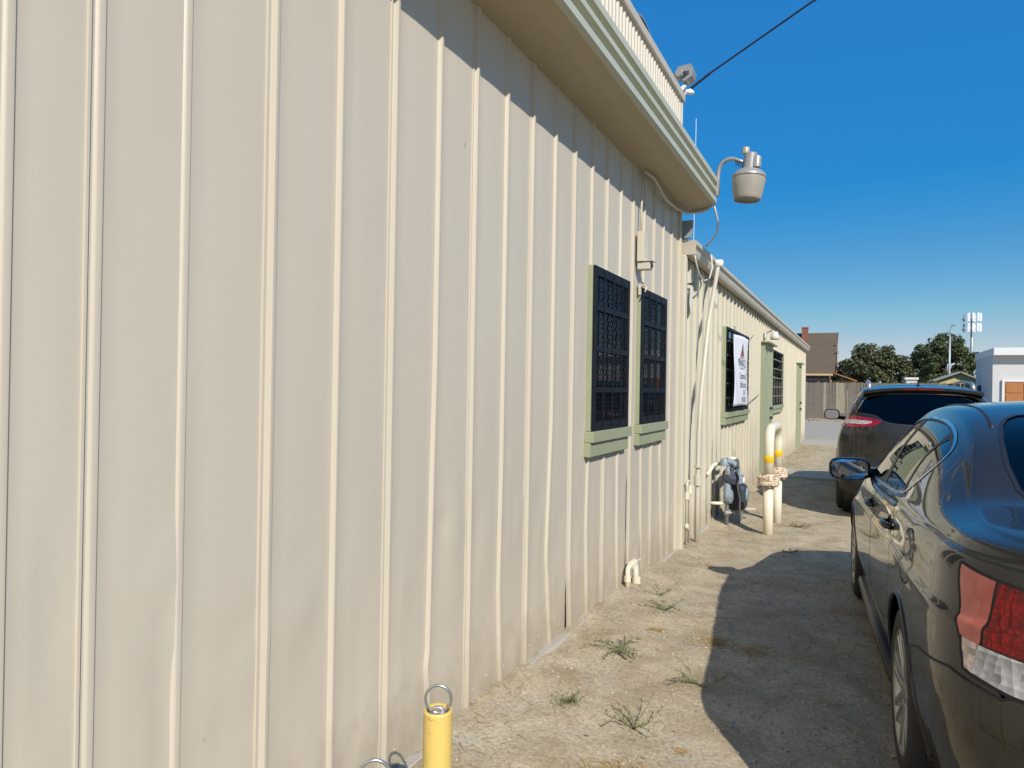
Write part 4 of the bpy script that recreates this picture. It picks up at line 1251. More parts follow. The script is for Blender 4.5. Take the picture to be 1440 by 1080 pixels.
def build_sedan():
    x0, y0, ph, L = 2.70, 1.98, R_(3.6), 4.93
    root = thing('sedan', 'dark grey sedan parked nearest the camera along the ribbed wall', 'car', (x0 - math.sin(ph) * L / 2, y0 + math.cos(ph) * L / 2, -0.012), ph)
    root.rotation_euler = (R_(-1.4), 0, ph)
    ORG[root.name] = Vector()
    C = Car(SEDAN)
    h = L / 2
    S = lambda pts: [(a - h, b) for a, b in pts]        # (s,z) -> local (y,z)
    RW, FW, RR = 1.13, 3.93, 0.372
    circ = lambda sc, R: [(sc - h + R * math.cos(t_), 0.325 + R * math.sin(t_)) for t_ in np.linspace(0, 2 * math.pi, 90, endpoint=False)]
    for sd in (-1, 1):
        for sc in (RW, FW):
            m = C.cut(circ(sc, RR), (1, 2), lambda c, n, sd=sd: c[:, 0] * sd > 0.52)
            C.ribbon([e_ for e_ in C.seam(m) if min(abs(C.V[e_[0], 0]), abs(C.V[e_[1], 0])) > 0.80], 0.009, 0.005, 'arch_lip', 'paint_sedan', root, 0.01)
            wheel_well(root, sd, sc - h, 0.325, RR - 0.004, 0.56, 0.835)
            wheel(root, sd, sd * 0.795, sc - h, 0.325, 0.325, 0.215, 7)
    # glazing
    dlo_front = round_poly(S([(3.36, 0.984), (2.50, 1.003), (2.46, 1.352), (2.62, 1.342), (2.78, 1.305), (3.08, 1.165)]), 2)
    dlo_rear = S([(2.42, 1.005), (1.75, 1.027), (1.62, 1.312), (1.80, 1.340), (2.1, 1.354), (2.385, 1.356)])
    dlo_quart = round_poly(S([(1.72, 1.029), (1.64, 1.041), (1.54, 1.096), (1.42, 1.155), (1.385, 1.20), (1.43, 1.25), (1.59, 1.306)]), 2)
    frame = round_poly(S([(3.44, 0.970), (2.5, 0.990), (1.68, 1.016), (1.54, 1.075), (1.39, 1.140), (1.345, 1.20), (1.40, 1.262), (1.58, 1.322), (1.85, 1.358), (2.2, 1.372), (2.55, 1.366), (2.80, 1.322), (3.10, 1.175)]), 2)
    for sd in (-1, 1):
        fl_ = side_filter(sd)
        m = C.cut(frame, (1, 2), fl_)
        outer = C.seam(m)
        fm = m.copy()
        for poly, nm in ((dlo_front, 'front_side_window'), (dlo_rear, 'rear_side_window'), (dlo_quart, 'quarter_window')):
            g = C.cut(poly, (1, 2), fl_, faces=fm)
            fm &= ~g
            C.mesh(g, nm, 'glass_tint', root, -0.003)
        C.mesh(fm, 'window_frame', 'black_plastic', root, -0.001)
        C.ribbon(outer, 0.008, 0.003, 'window_trim', 'chrome', root)
    tw = lambda pts: [(a, b - h) for a, b in pts]
    m = C.cut(round_poly(tw([(-0.60, 0.86), (-0.30, 0.80), (0.30, 0.80), (0.60, 0.86), (0.525, 1.56), (0.3, 1.60), (-0.3, 1.60), (-0.525, 1.56)]), 2), (0, 1), lambda c, n: (c[:, 2] > 1.03) & (n[:, 2] > 0.2))
    C.mesh(m, 'rear_window', 'glass_dark', root, -0.003)
    C.ribbon(C.seam(m), 0.008, 0.002, 'rear_window_seal', 'black_plastic', root)
    m = C.cut(round_poly(tw([(-0.56, 2.80), (0.56, 2.80), (0.68, 3.62), (0.3, 3.72), (-0.3, 3.72), (-0.68, 3.62)]), 2), (0, 1), lambda c, n: (c[:, 2] > 0.95) & (n[:, 2] > 0.2))
    C.mesh(m, 'windshield', 'glass_tint', root, -0.003)
    C.ribbon(C.seam(m), 0.008, 0.002, 'windshield_seal', 'black_plastic', root)
    # roof ditch mouldings
    for sd in (-1, 1):
        cand = np.where((np.abs(C.V[:, 0] * sd - np.interp(C.V[:, 1] + h, [1.3, 1.9, 2.85], [0.565, 0.520, 0.545])) < 0.012) & (C.V[:, 2] > 1.2))[0]
        order = cand[np.argsort(C.V[cand, 1])]
        P, last = [], -9
        for i in order:
            if C.V[i, 1] > last + 0.05 and 1.42 < C.V[i, 1] + h < 2.84:
                P.append(C.V[i]); last = C.V[i, 1]
        if len(P) > 3:
            P = np.array(P)
            sx = P[:, 1] + h
            fx = np.polyval(np.polyfit(sx, P[:, 0], 3), sx); fz = np.polyval(np.polyfit(sx, P[:, 2], 4), sx)
            MB().tube([(a, b, c - 0.002) for a, b, c in zip(fx, P[:, 1], fz)], 0.008, 8).build('roof_moulding', 'black_plastic', root, smooth=True)
    # tail lamps
    lamp = S([(0.43, 0.968), (0.315, 0.700), (0.20, 0.678), (-0.3, 0.655), (-0.3, 0.87), (0.10, 0.915)])
    for sd in (-1, 1):
        fl_ = lambda c, n, sd=sd: c[:, 0] * sd > 0.42
        m = C.cut(lamp, (1, 2), fl_)
        edge = C.seam(m)
        rest = m.copy()
        clear = C.cut(S([(0.5, 0.795), (0.5, 0.6), (-0.4, 0.6), (-0.4, 0.735), (0.1, 0.755)]), (1, 2), fl_, faces=rest); rest &= ~clear
        salmon = C.cut(S([(0.6, 1.0), (0.6, 0.6), (0.292, 0.6), (0.288, 0.76), (0.292, 0.82), (0.302, 0.90), (0.315, 1.0)]), (1, 2), fl_, faces=rest); rest &= ~salmon
        clear_a = C.cut(S([(0.6, 0.9), (0.6, 0.6), (0.292, 0.6), (0.290, 0.9)]), (1, 2), fl_, faces=clear); clear &= ~clear_a
        tl = C.mesh(rest, 'tail_lamp', 'glass_red', root, 0.001)
        C.mesh(salmon, 'reflector', 'lens_salmon', tl, 0.001)
        C.mesh(clear, 'reverse_lens', 'lens_clear', tl, 0.001)
        if clear_a.any(): C.mesh(clear_a, 'side_lens', 'lens_white', tl, 0.001)
        C.mesh(rest, 'lamp_bowl', 'reflector_metal', tl, -0.009)
        C.ribbon(edge, 0.0045, 0.0012, 'lamp_gap', 'seam', tl)
    # bumper, doors, fuel flap
    m = C.cut(S([(-0.5, -0.2), (-0.5, 0.655), (0.20, 0.665), (0.36, 0.685), (0.66, 0.640), (0.80, 0.60), (0.82, -0.2)]), (1, 2), lambda c, n: c[:, 1] + h < 0.9)
    C.mesh(m, 'rear_bumper', 'paint_sedan', root)
    C.ribbon(C.seam(m), 0.0034, 0.0020, 'bumper_gap', 'seam', root)
    for sd in (-1, 1):
        fl_ = side_filter(sd)
        for poly, nm in ((S([(3.42, 0.955), (2.47, 0.968), (2.44, 0.60), (2.46, 0.285), (3.36, 0.285), (3.47, 0.60)]), 'front_door'),
                         (S([(2.455, 0.968), (1.63, 0.992), (1.50, 0.90), (1.475, 0.80), (1.50, 0.62), (1.60, 0.42), (1.68, 0.285), (2.445, 0.285), (2.425, 0.60)]), 'rear_door')):
            m = C.cut(poly, (1, 2), fl_)
            d = C.mesh(m, nm, 'paint_sedan', root)
            C.ribbon(C.seam(m), 0.0034, 0.0020, 'door_gap', 'seam', d)
            sc = 2.60 if nm == 'front_door' else 1.66
            # handle: strap over a dished cup
            zc = 0.865 if nm == 'front_door' else 0.885
            xo = sd * (np.max(np.abs(C.V[(np.abs(C.V[:, 1] - (sc - h)) < 0.03) & (np.abs(C.V[:, 2] - zc) < 0.03), 0])))
            MB().tube([(xo + sd * 0.004, sc - h - 0.115, zc), (xo + sd * 0.026, sc - h - 0.085, zc + 0.004), (xo + sd * 0.034, sc - h, zc + 0.006), (xo + sd * 0.026, sc - h + 0.085, zc + 0.004), (xo + sd * 0.004, sc - h + 0.115, zc)], [0.010, 0.014, 0.015, 0.014, 0.010], 12).build('door_handle', 'paint_sedan', d, smooth=True)
            MB().lathe((xo - sd * 0.004, sc - h, zc - 0.004), [(0.0, 0.002), (0.038, 0.004), (0.047, 0.008), (0.050, 0.004)], 24, (sd, 0, 0)).build('handle_cup', 'black_gloss', d, smooth=True)
        if sd < 0:
            m = C.cut(round_poly(S([(1.13, 0.955), (0.95, 0.965), (0.915, 0.82), (0.93, 0.775), (1.07, 0.765), (1.13, 0.81)]), 2), (1, 2), fl_)
            fd = C.mesh(m, 'fuel_flap', 'paint_sedan', root)
            C.ribbon(C.seam(m), 0.0034, 0.0020, 'flap_gap', 'seam', fd)
        # sill
        MB().tube([(sd * 0.868, 1.55 - h, 0.225), (sd * 0.878, 2.5 - h, 0.215), (sd * 0.868, 3.52 - h, 0.215)], 0.035, 10).build('sill', 'black_plastic', root, smooth=True)
    # boot lid shut line: ribbon along a plan outline
    m = C.cut(round_poly(tw([(-0.66, 0.795), (0.66, 0.795), (0.62, 0.30), (-0.62, 0.30)]), 2), (0, 1), lambda c, n: (c[:, 2] > 1.0) & (n[:, 2] > 0.35))
    if m.any():
        bl = C.mesh(m, 'boot_lid', 'paint_sedan', root)
        C.ribbon(C.seam(m), 0.0028, 0.0012, 'lid_gap', 'seam', bl)
    body = C.mesh(C.live, 'body', 'paint_sedan', root)
    cab = C.live & (C.cen()[:, 2] > 0.3) & (C.cen()[:, 1] > -1.9) & (C.cen()[:, 1] < 1.35)
    C.mesh(cab, 'cabin_lining', 'cabin_dark', root, -0.018)
    # mirrors
    for sd in (-1, 1):
        c = Vector((sd * 0.985, 3.18 - h, 1.015))
        mb = MB()
        pr = [(0.0, 0.0), (0.0, 0.0)]
        P, F = [], []
        for k, (yy, sc) in enumerate(((-0.055, 0.95), (-0.045, 1.0), (0.0, 1.0), (0.06, 0.86), (0.10, 0.6), (0.115, 0.25))):
            for t_ in np.linspace(0, 2 * math.pi, 28, endpoint=False):
                ct, st = math.cos(t_), math.sin(t_)
                P.append((c.x + 0.125 * sc * math.copysign(abs(ct) ** 0.55, ct), c.y + yy + sd * 0.12 * ct * -0.1, c.z + 0.072 * sc * math.copysign(abs(st) ** 0.6, st)))
        for k in range(5):
            for j in range(28): F.append((k * 28 + j, k * 28 + (j + 1) % 28, (k + 1) * 28 + (j + 1) % 28, (k + 1) * 28 + j))
        F.append(tuple(range(5 * 28, 6 * 28)))
        mb.add(P, F)
        mir = mb.build('door_mirror', 'black_gloss', root, smooth=True)
        P2 = [(p[0] * 0.92 + c.x * 0.08, p[1] + 0.004, p[2] * 0.92 + c.z * 0.08) for p in P[:28]]
        MB().add(P2, [tuple(range(27, -1, -1))]).build('mirror_glass', 'mirror_glass', mir)
        P3 = [(p[0], p[1] + 0.012, p[2]) for p in P[:28]]
        MB().add(P3, [tuple(range(27, -1, -1))]).build('mirror_backing', 'black_plastic', mir)
        MB().tube([(sd * 0.80, 3.25 - h, 0.985), (sd * 0.90, 3.22 - h, 0.985), (sd * 0.95, 3.21 - h, 0.995)], [0.035, 0.028, 0.03], 10).build('mirror_stalk', 'black_plastic', mir, smooth=True)
    for x in (-0.38, 0.38):
        seat(root, x, 2.75 - h, 0.40, 0.50, 0.62)
    seat(root, 0.0, 1.75 - h, 0.42, 1.25, 0.52, head=False)
    MB().box(-0.68, 0.68, 3.15 - h, 3.6 - h, 0.45, 0.90).build('dashboard', 'cabin_dark', root, bevel=0.06, seg=3)
    MB().tube([(-0.38 + 0.18 * math.cos(t_), 3.05 - h + 0.06 * math.sin(t_), 0.90 + 0.17 * math.sin(t_)) for t_ in np.linspace(0, 2 * math.pi, 25)], 0.014, 8, cap=False).build('steering_wheel', 'black_plastic', root, smooth=True)
    MB().box(-0.155, 0.155, 0.035 - h, 0.047 - h, 0.735, 0.885).build('number_plate', 'antenna_white', root, bevel=0.003)
    MB().box(-0.80, 0.80, 0.6 - h, 4.4 - h, 0.205, 0.235).build('underbody', 'black_plastic', root)
    return root
build_sedan()

# ---- SUV
def suv_section(g):
    zb, wb, wm, zr, xr, zt, zf = g['zb'], g['wb'], g['wm'], g['zr'], g['xr'], g['zt'], g['zf']
    k = max(0.0, min(1.0, (zr - zb) / 0.3))
    return [(0, zf), (wm * 0.80, zf), (wm * 0.94, zf + 0.02), (wm - 0.03, zf + 0.09), (wm - 0.005, zf + 0.25), (wm, 0.76), (wm - 0.008, 0.93 + (zb - 1.12) * 0.6),
            (wb + 0.02, zb - 0.07), (wb, zb - 0.015), (wb - 0.02, zb + 0.012), (wb + (xr - wb) * 0.5 + 0.02 * k, zb + (zr - zb) * 0.52), (xr + 0.03 * k, zr - 0.05 * k), (xr - 0.01, zr), (xr - 0.10, zr + (zt - zr) * 0.5), (xr * 0.45, zt - (zt - zr) * 0.14), (0, zt)]
SUV = dict(L=4.62, r=0.42, rf=0.7, n=3.0, ncap=56, ds=0.04, sig=0.06, blend=0.8,
    sub=[2, 2, 2, 5, 8, 5, 5, 4, 4, 9, 9, 4, 4, 5, 6],
    section=suv_section,
    yrear=[(0.1, 0.16), (0.28, 0.08), (0.42, 0.0), (0.62, 0.0), (0.70, 0.03), (0.78, 0.055), (0.95, 0.06), (1.08, 0.07), (1.16, 0.10), (1.22, 0.135), (1.40, 0.235), (1.56, 0.33), (1.70, 0.38)],
    yfront=[(0.1, 0.2), (0.4, 0.0), (0.7, 0.0), (0.95, 0.12), (1.7, 0.2)],
    keys=dict(
        zt=[(-0.4, 1.640), (0.3, 1.645), (0.8, 1.672), (1.5, 1.690), (2.2, 1.680), (2.6, 1.640), (2.9, 1.52), (3.4, 1.22), (3.6, 1.12), (4.0, 1.07), (4.4, 0.98), (5.0, 0.85)],
        zr=[(-0.4, 1.560), (0.3, 1.570), (0.8, 1.595), (1.5, 1.610), (2.2, 1.60), (2.6, 1.56), (2.9, 1.45), (3.4, 1.18), (3.6, 1.09), (4.0, 1.03), (4.4, 0.94), (5.0, 0.80)],
        xr=[(-0.4, 0.645), (0.3, 0.645), (1.5, 0.65), (2.6, 0.65), (3.4, 0.74), (4.0, 0.76), (5.0, 0.66)],
        zb=[(-0.4, 1.19), (0.5, 1.17), (1.5, 1.12), (2.9, 1.07), (3.6, 1.03), (4.2, 0.96), (5.0, 0.76)],
        wb=[(-0.4, 0.845), (0.5, 0.865), (1.5, 0.875), (3.0, 0.87), (4.2, 0.83), (5.0, 0.74)],
        wm=[(-0.4, 0.915), (0.6, 0.930), (3.6, 0.930), (4.3, 0.90), (5.0, 0.84)],
        zf=[(-0.4, 0.34), (0.6, 0.28), (1.0, 0.25), (3.8, 0.25), (5.0, 0.28)]))

def build_suv():
    x0, y0, ph, L = 2.255, 9.42, R_(0.6), 4.62
    root = thing('suv', 'dark grey SUV parked ahead of the sedan with red tail lamps', 'car', (x0 - math.sin(ph) * L / 2, y0 + math.cos(ph) * L / 2, -0.075), ph)
    ORG[root.name] = Vector()
    C = Car(SUV)
    h = L / 2
    S = lambda pts: [(a - h, b) for a, b in pts]
    for sd in (-1, 1):
        for sc in (0.93, 3.63):
            circ = [(sc - h + 0.41 * math.cos(t_), 0.36 + 0.41 * math.sin(t_)) for t_ in np.linspace(0, 2 * math.pi, 60, endpoint=False)]
            m = C.cut(circ, (1, 2), lambda c, n, sd=sd: c[:, 0] * sd > 0.52)
            C.ribbon(C.seam(m), 0.03, 0.010, 'arch_cladding', 'black_plastic', root, 0.01)
            wheel_well(root, sd, sc - h, 0.36, 0.40, 0.56, 0.85)
            wheel(root, sd, sd * 0.81, sc - h, 0.36, 0.36, 0.225, 5)
    back = lambda c, n: (n[:, 1] < -0.12) & (c[:, 1] < -h + 0.75)
    # rear glass
    m = C.cut(round_poly([(-0.735, 1.300), (-0.71, 1.34), (-0.605, 1.535), (-0.3, 1.562), (0.3, 1.562), (0.605, 1.535), (0.71, 1.34), (0.735, 1.300), (0.50, 1.285), (0.40, 1.185), (0.0, 1.165), (-0.40, 1.185), (-0.50, 1.285)], 2), (0, 2), back)
    edge = C.seam(m)
    C.mesh(m, 'rear_window', 'glass_dark', root, -0.004)
    C.ribbon(edge, 0.012, 0.003, 'rear_window_seal', 'black_plastic', root, 0.01)
    for sd in (-1, 1):
        f_ = side_filter(sd)
        fr = round_poly(S([(3.30, 1.10), (2.0, 1.13), (0.75, 1.195), (0.62, 1.30), (0.72, 1.43), (1.2, 1.51), (2.3, 1.535), (2.62, 1.49)]), 2)
        m = C.cut(fr, (1, 2), f_)
        e = C.seam(m)
        fm = m.copy()
        for poly, nm in ((S([(3.24, 1.115), (2.12, 1.14), (2.10, 1.52), (2.3, 1.52), (2.6, 1.47)]), 'front_side_window'), (S([(2.04, 1.142), (1.10, 1.18), (1.04, 1.48), (2.02, 1.52)]), 'rear_side_window'), (S([(1.05, 1.185), (0.78, 1.205), (0.68, 1.30), (0.76, 1.42), (1.0, 1.47)]), 'quarter_window')):
            g = C.cut(poly, (1, 2), f_, faces=fm); fm &= ~g
            C.mesh(g, nm, 'glass_dark', root, -0.003)
        C.mesh(fm, 'window_frame', 'black_gloss', root)
        C.ribbon(e, 0.009, 0.004, 'window_trim', 'chrome', root, 0.01)
        # tail lamp: seen from behind, tapering inwards
        lampp = [(sd * 0.99, 1.275), (sd * 0.80, 1.275), (sd * 0.52, 1.245), (sd * 0.43, 1.215), (sd * 0.50, 1.16), (sd * 0.62, 1.135), (sd * 0.99, 1.125)]
        m = C.cut(lampp, (0, 2), lambda c, n, sd=sd: (c[:, 1] < -h + 0.50) & (c[:, 0] * sd > 0.3))
        eg = C.seam(m)
        rest = m.copy()
        wh = C.cut([(sd * 0.83, 1.228), (sd * 0.55, 1.212), (sd * 0.53, 1.192), (sd * 0.62, 1.168), (sd * 0.84, 1.172)], (0, 2), lambda c, n: c[:, 1] < 99, faces=rest); rest &= ~wh
        tl = C.mesh(rest, 'tail_lamp', 'lens_red', root, 0.004)
        if wh.any(): C.mesh(wh, 'reverse_lens', 'lens_white', tl, 0.003)
        C.ribbon(eg, 0.004, 0.003, 'lamp_gap', 'seam', tl)
    tw = lambda pts: [(a, b - h) for a, b in pts]
    m = C.cut(round_poly(tw([(-0.58, 2.66), (0.58, 2.66), (0.70, 3.42), (0.3, 3.5), (-0.3, 3.5), (-0.70, 3.42)]), 2), (0, 1), lambda c, n: (c[:, 2] > 1.05) & (n[:, 2] > 0.2))
    C.mesh(m, 'windshield', 'glass_window', root, -0.003)
    # liftgate shut line and bumper
    m = C.cut([(-0.70, 0.74), (-0.72, 1.2), (-0.705, 1.3), (0.705, 1.3), (0.72, 1.2), (0.70, 0.74)], (0, 2), back)
    lg = C.mesh(m, 'liftgate', 'paint_suv', root)
    C.ribbon(C.seam(m), 0.0045, 0.0015, 'gate_gap', 'seam', lg)
    m = C.cut(S([(-0.5, -0.1), (-0.5, 0.655), (0.5, 0.655), (0.60, 0.5), (0.60, -0.1)]), (1, 2), lambda c, n: c[:, 1] + h < 0.7)
    C.mesh(m, 'rear_bumper', 'black_plastic', root)
    C.ribbon(C.seam(m), 0.006, 0.003, 'bumper_trim', 'chrome', root)
    for sd in (-1, 1):
        for poly, nm in ((S([(3.2, 1.06), (2.11, 1.10), (2.08, 0.7), (2.1, 0.36), (3.12, 0.36), (3.22, 0.7)]), 'front_door'), (S([(2.09, 1.10), (1.12, 1.14), (1.16, 0.95), (1.36, 0.62), (1.42, 0.36), (2.08, 0.36), (2.06, 0.7)]), 'rear_door')):
            m = C.cut(poly, (1, 2), side_filter(sd))
            d = C.mesh(m, nm, 'paint_suv', root)
            C.ribbon(C.seam(m), 0.004, 0.001, 'door_gap', 'seam', d)
    C.mesh(C.live, 'body', 'paint_suv', root)
    cab = C.live & (C.cen()[:, 2] > 0.4) & (C.cen()[:, 1] < 1.2)
    C.mesh(cab, 'cabin_lining', 'cabin_dark', root, -0.02)
    # roof spoiler with high brake light
    P, F = [], []
    nsp = 24
    for i in range(nsp + 1):
        u = -1 + 2 * i / nsp
        x = 0.635 * u
        dz = -0.055 * abs(u) ** 2.6
        yb_ = 0.275 + 0.10 * abs(u) ** 2.5 - h
        for (yy, zz) in ((0.62 - h, 1.642), (0.40 - h, 1.646), (yb_, 1.628), (yb_ + 0.012, 1.598), (0.50 - h, 1.570)):
            P.append((x, yy, zz + dz))
    for i in range(nsp):
        for k in range(4): F.append((i * 5 + k, i * 5 + k + 1, i * 5 + 6 + k, i * 5 + 5 + k))
    spn = MB().add(P, F).build('roof_spoiler', 'paint_suv', root, auto=40)
    P, F = [], []
    for i in range(9):
        u = -1 + 2 * i / 8
        yb_ = 0.268 + 0.10 * abs(u * 0.22 / 0.635) ** 2.5 - h
        P += [(0.22 * u, yb_, 1.622 - 0.004 * u * u), (0.22 * u, yb_ + 0.010, 1.602 - 0.002 * u * u)]
    for i in range(8): F.append((i * 2, i * 2 + 1, i * 2 + 3, i * 2 + 2))
    MB().add(P, F).build('brake_light', 'lens_red', spn)
    # roof rails, shark fin
    for sd in (-1, 1):
        MB().tube([(sd * 0.565, 0.66 - h, 1.60), (sd * 0.565, 0.70 - h, 1.675), (sd * 0.562, 0.80 - h, 1.700), (sd * 0.56, 1.6 - h, 1.728), (sd * 0.56, 2.3 - h, 1.712), (sd * 0.57, 2.5 - h, 1.66)], [0.028, 0.026, 0.020, 0.018, 0.018, 0.022], 10).build('roof_rail', 'galv', root, smooth=True)
    MB().add([(-0.02, 0.86 - h, 1.66), (0.02, 0.86 - h, 1.66), (0.0, 0.88 - h, 1.725), (-0.02, 1.0 - h, 1.665), (0.02, 1.0 - h, 1.665)], [(0, 1, 2), (0, 2, 3), (1, 4, 2), (3, 2, 4)]).build('antenna_fin', 'paint_suv', root)
    # wiper, plate, emblem bar
    MB().tube([(0.05, 0.145 - h, 1.155), (-0.30, 0.175 - h, 1.185), (-0.42, 0.185 - h, 1.190)], 0.009, 8).build('rear_wiper', 'black_plastic', root)
    MB().box(-0.26, 0.26, 0.020 - h, 0.034 - h, 0.90, 0.935).build('gate_handle', 'paint_suv', root, bevel=0.008)
    MB().box(-0.155, 0.155, 0.028 - h, 0.038 - h, 0.755, 0.905).build('number_plate', 'antenna_white', root, bevel=0.003)
    for sd in (-1, 1):
        c = Vector((sd * 1.045, 3.08 - h, 1.20))
        P, F = [], []
        for k, (yy, sc) in enumerate(((-0.06, 0.94), (-0.05, 1.0), (0.0, 1.0), (0.07, 0.85), (0.11, 0.4))):
            for t_ in np.linspace(0, 2 * math.pi, 24, endpoint=False):
                ct, st = math.cos(t_), math.sin(t_)
                P.append((c.x + 0.115 * sc * math.copysign(abs(ct) ** 0.55, ct), c.y + yy, c.z + 0.085 * sc * math.copysign(abs(st) ** 0.6, st)))
        for k in range(4):
            for j in range(24): F.append((k * 24 + j, k * 24 + (j + 1) % 24, (k + 1) * 24 + (j + 1) % 24, (k + 1) * 24 + j))
        F.append(tuple(range(4 * 24, 5 * 24)))
        mir = MB().add(P, F).build('door_mirror', 'black_plastic', root, smooth=True)
        MB().add([(p[0] * 0.9 + c.x * 0.1, p[1] + 0.004, p[2] * 0.9 + c.z * 0.1) for p in P[:24]], [tuple(range(23, -1, -1))]).build('mirror_glass', 'mirror_glass', mir)
        MB().add([(p[0], p[1] + 0.010, p[2]) for p in P[:24]], [tuple(range(23, -1, -1))]).build('mirror_backing', 'black_plastic', mir)
        MB().tube([(sd * 0.84, 3.10 - h, 1.14), (sd * 0.98, 3.09 - h, 1.15)], 0.03, 10).build('mirror_stalk', 'black_plastic', mir, smooth=True)
    for x in (-0.38, 0.38):
        seat(root, x, 2.45 - h, 0.55, 0.5, 0.66)
        seat(root, x, 1.50 - h, 0.58, 0.5, 0.58)
    MB().box(-0.70, 0.70, 2.85 - h, 3.3 - h, 0.6, 1.04).build('dashboard', 'cabin_dark', root, bevel=0.05)
    MB().box(-0.80, 0.80, 0.55 - h, 4.2 - h, 0.28, 0.34).build('underbody', 'black_plastic', root)
    MB().tube([(-0.5, 0.25 - h, 0.34), (-0.5, 0.10 - h, 0.33)], 0.035, 12).build('exhaust_tip', 'chrome', root, smooth=True)
build_suv()

# ------------------------------------------------------------------ background
fn_ = thing('wooden_fence', 'weathered grey wooden board fence across the end of the lot', 'fence', (0, 43, 0))
bm_ = MB().box(-0.072, 0.072, -0.012, 0.012, 0.28, 2.03).build('board', 'fence_wood', None)
bmp = MB().box(-0.072, 0.072, -0.016, 0.010, 0.10, 2.0).build('board', 'fence_wood_pale', None)
x = -7.0
first = {0: True, 1: True}
while x < 6.9:
    pale = 1 if abs(x - 0.62) < 0.16 or random.random() < 0.07 else 0
    src = bmp if pale else bm_
    if first[pale]: o = src; first[pale] = False
    else:
        o = src.copy(); COL.objects.link(o)
    o.parent = fn_
    o.location = (x, random.uniform(-0.008, 0.008), random.uniform(-0.04, 0.03))
    o.rotation_euler = (0, random.uniform(-0.008, 0.008), 0)
    x += 0.150 + random.uniform(0, 0.012)
MB().box(-7.1, 6.95, 43.012, 43.05, 0.45, 0.54).build('rail', 'fence_wood', fn_)
MB().box(-7.1, 6.95, 43.012, 43.05, 1.65, 1.74).build('rail', 'fence_wood', fn_)
MB().box(-7.1, 6.95, 42.975, 42.987, -0.1, 0.30).build('kick_board', 'fence_wood', fn_)
for px_ in np.arange(-6.8, 7, 2.4):
    MB().box(px_ - 0.05, px_ + 0.05, 43.052, 43.15, -0.1, 1.98).build('post', 'fence_wood', fn_)

# house behind the fence
hs = thing('brown_roof_house', 'house with steep brown shingle roof and red brick chimney behind the fence', 'house', (-4, 58, 0))
def roof_slab(mb, a, b, c, d, th=0.12):
    a, b, c, d = map(Vector, (a, b, c, d))
    n = (b - a).cross(d - a).normalized() * th
    mb.add([a, b, c, d, a - n, b - n, c - n, d - n], [(0, 1, 2, 3), (7, 6, 5, 4), (0, 4, 5, 1), (1, 5, 6, 2), (2, 6, 7, 3), (3, 7, 4, 0)])
mb = MB(); roof_slab(mb, (-9, 53.6, 2.78), (-0.05, 53.6, 2.78), (0.10, 57.4, 5.92), (-9, 57.4, 5.92)); roof_slab(mb, (0.10, 57.4, 5.92), (-0.05, 61.2, 2.78), (-9, 61.2, 2.78), (-9, 57.4, 5.92))
rf_ = mb.build('roof', 'shingle', hs)
# shingle courses as thin lapped strips
for k in range(17):
    f0 = k / 17
    yy, zz = 53.6 + 3.8 * f0, 2.78 + 3.14 * f0
    MB().obox((-4.5 + 0.075 * f0, yy + 0.10, zz + 0.095), (4.53 + 0.06 * f0, 0, 0), (0, 0.11, 0.0909), (0, -0.006, 0.0073)).build('shingle_course', 'shingle', rf_)
MB().box(-9, -0.08, 53.46, 53.58, 2.62, 2.76).build('eave_board', 'eave_tan', hs)
MB().add([(-0.45, 54.0, 0), (-0.45, 60.8, 0), (-0.45, 60.8, 2.95), (-0.45, 57.4, 5.7), (-0.45, 54.0, 2.95)], [(0, 1, 2, 3, 4)]).box(-9, -0.46, 54.0, 60.8, -0.2, 2.75).build('wall', 'house_wall', hs)
mb = MB(); mb.box(-2.36, -1.94, 56.7, 57.2, 5.0, 6.32).box(-2.39, -1.91, 56.67, 57.23, 6.24, 6.34); ch = mb.build('chimney', 'brick_red', rf_)
MB().box(-0.44, -0.40, 55.6, 56.6, 1.0, 2.2).build('window', 'glass_dark', hs)
mb = MB(); roof_slab(mb, (-0.3, 53.7, 2.95), (1.45, 53.7, 2.30), (1.45, 57.5, 2.30), (-0.3, 57.5, 2.95), 0.07)
MB_p = mb.build('porch_roof', 'porch_wood', hs)
for (a, b) in ((-0.2, 53.8), (1.3, 53.8), (1.3, 57.3)):
    MB().box(a - 0.05, a + 0.05, b - 0.05, b + 0.05, -0.1, 2.33).build('porch_post', 'porch_wood', hs)
MB().box(-0.15, 1.25, 55.6, 55.66, -0.1, 2.3).build('porch_screen', 'eave_tan', hs)
for k in range(6):
    MB().obox((0.13 + k * 0.005, 54.0 + k * 0.62, 2.95 + 2.4 * (1 - abs(k / 6.0 * 2 - 1.0)) * 0.9), (0.03, 0, 0), (0, 0.05, 0), (0, 0, 0.09)).build('rafter_tail', 'porch_wood', hs)

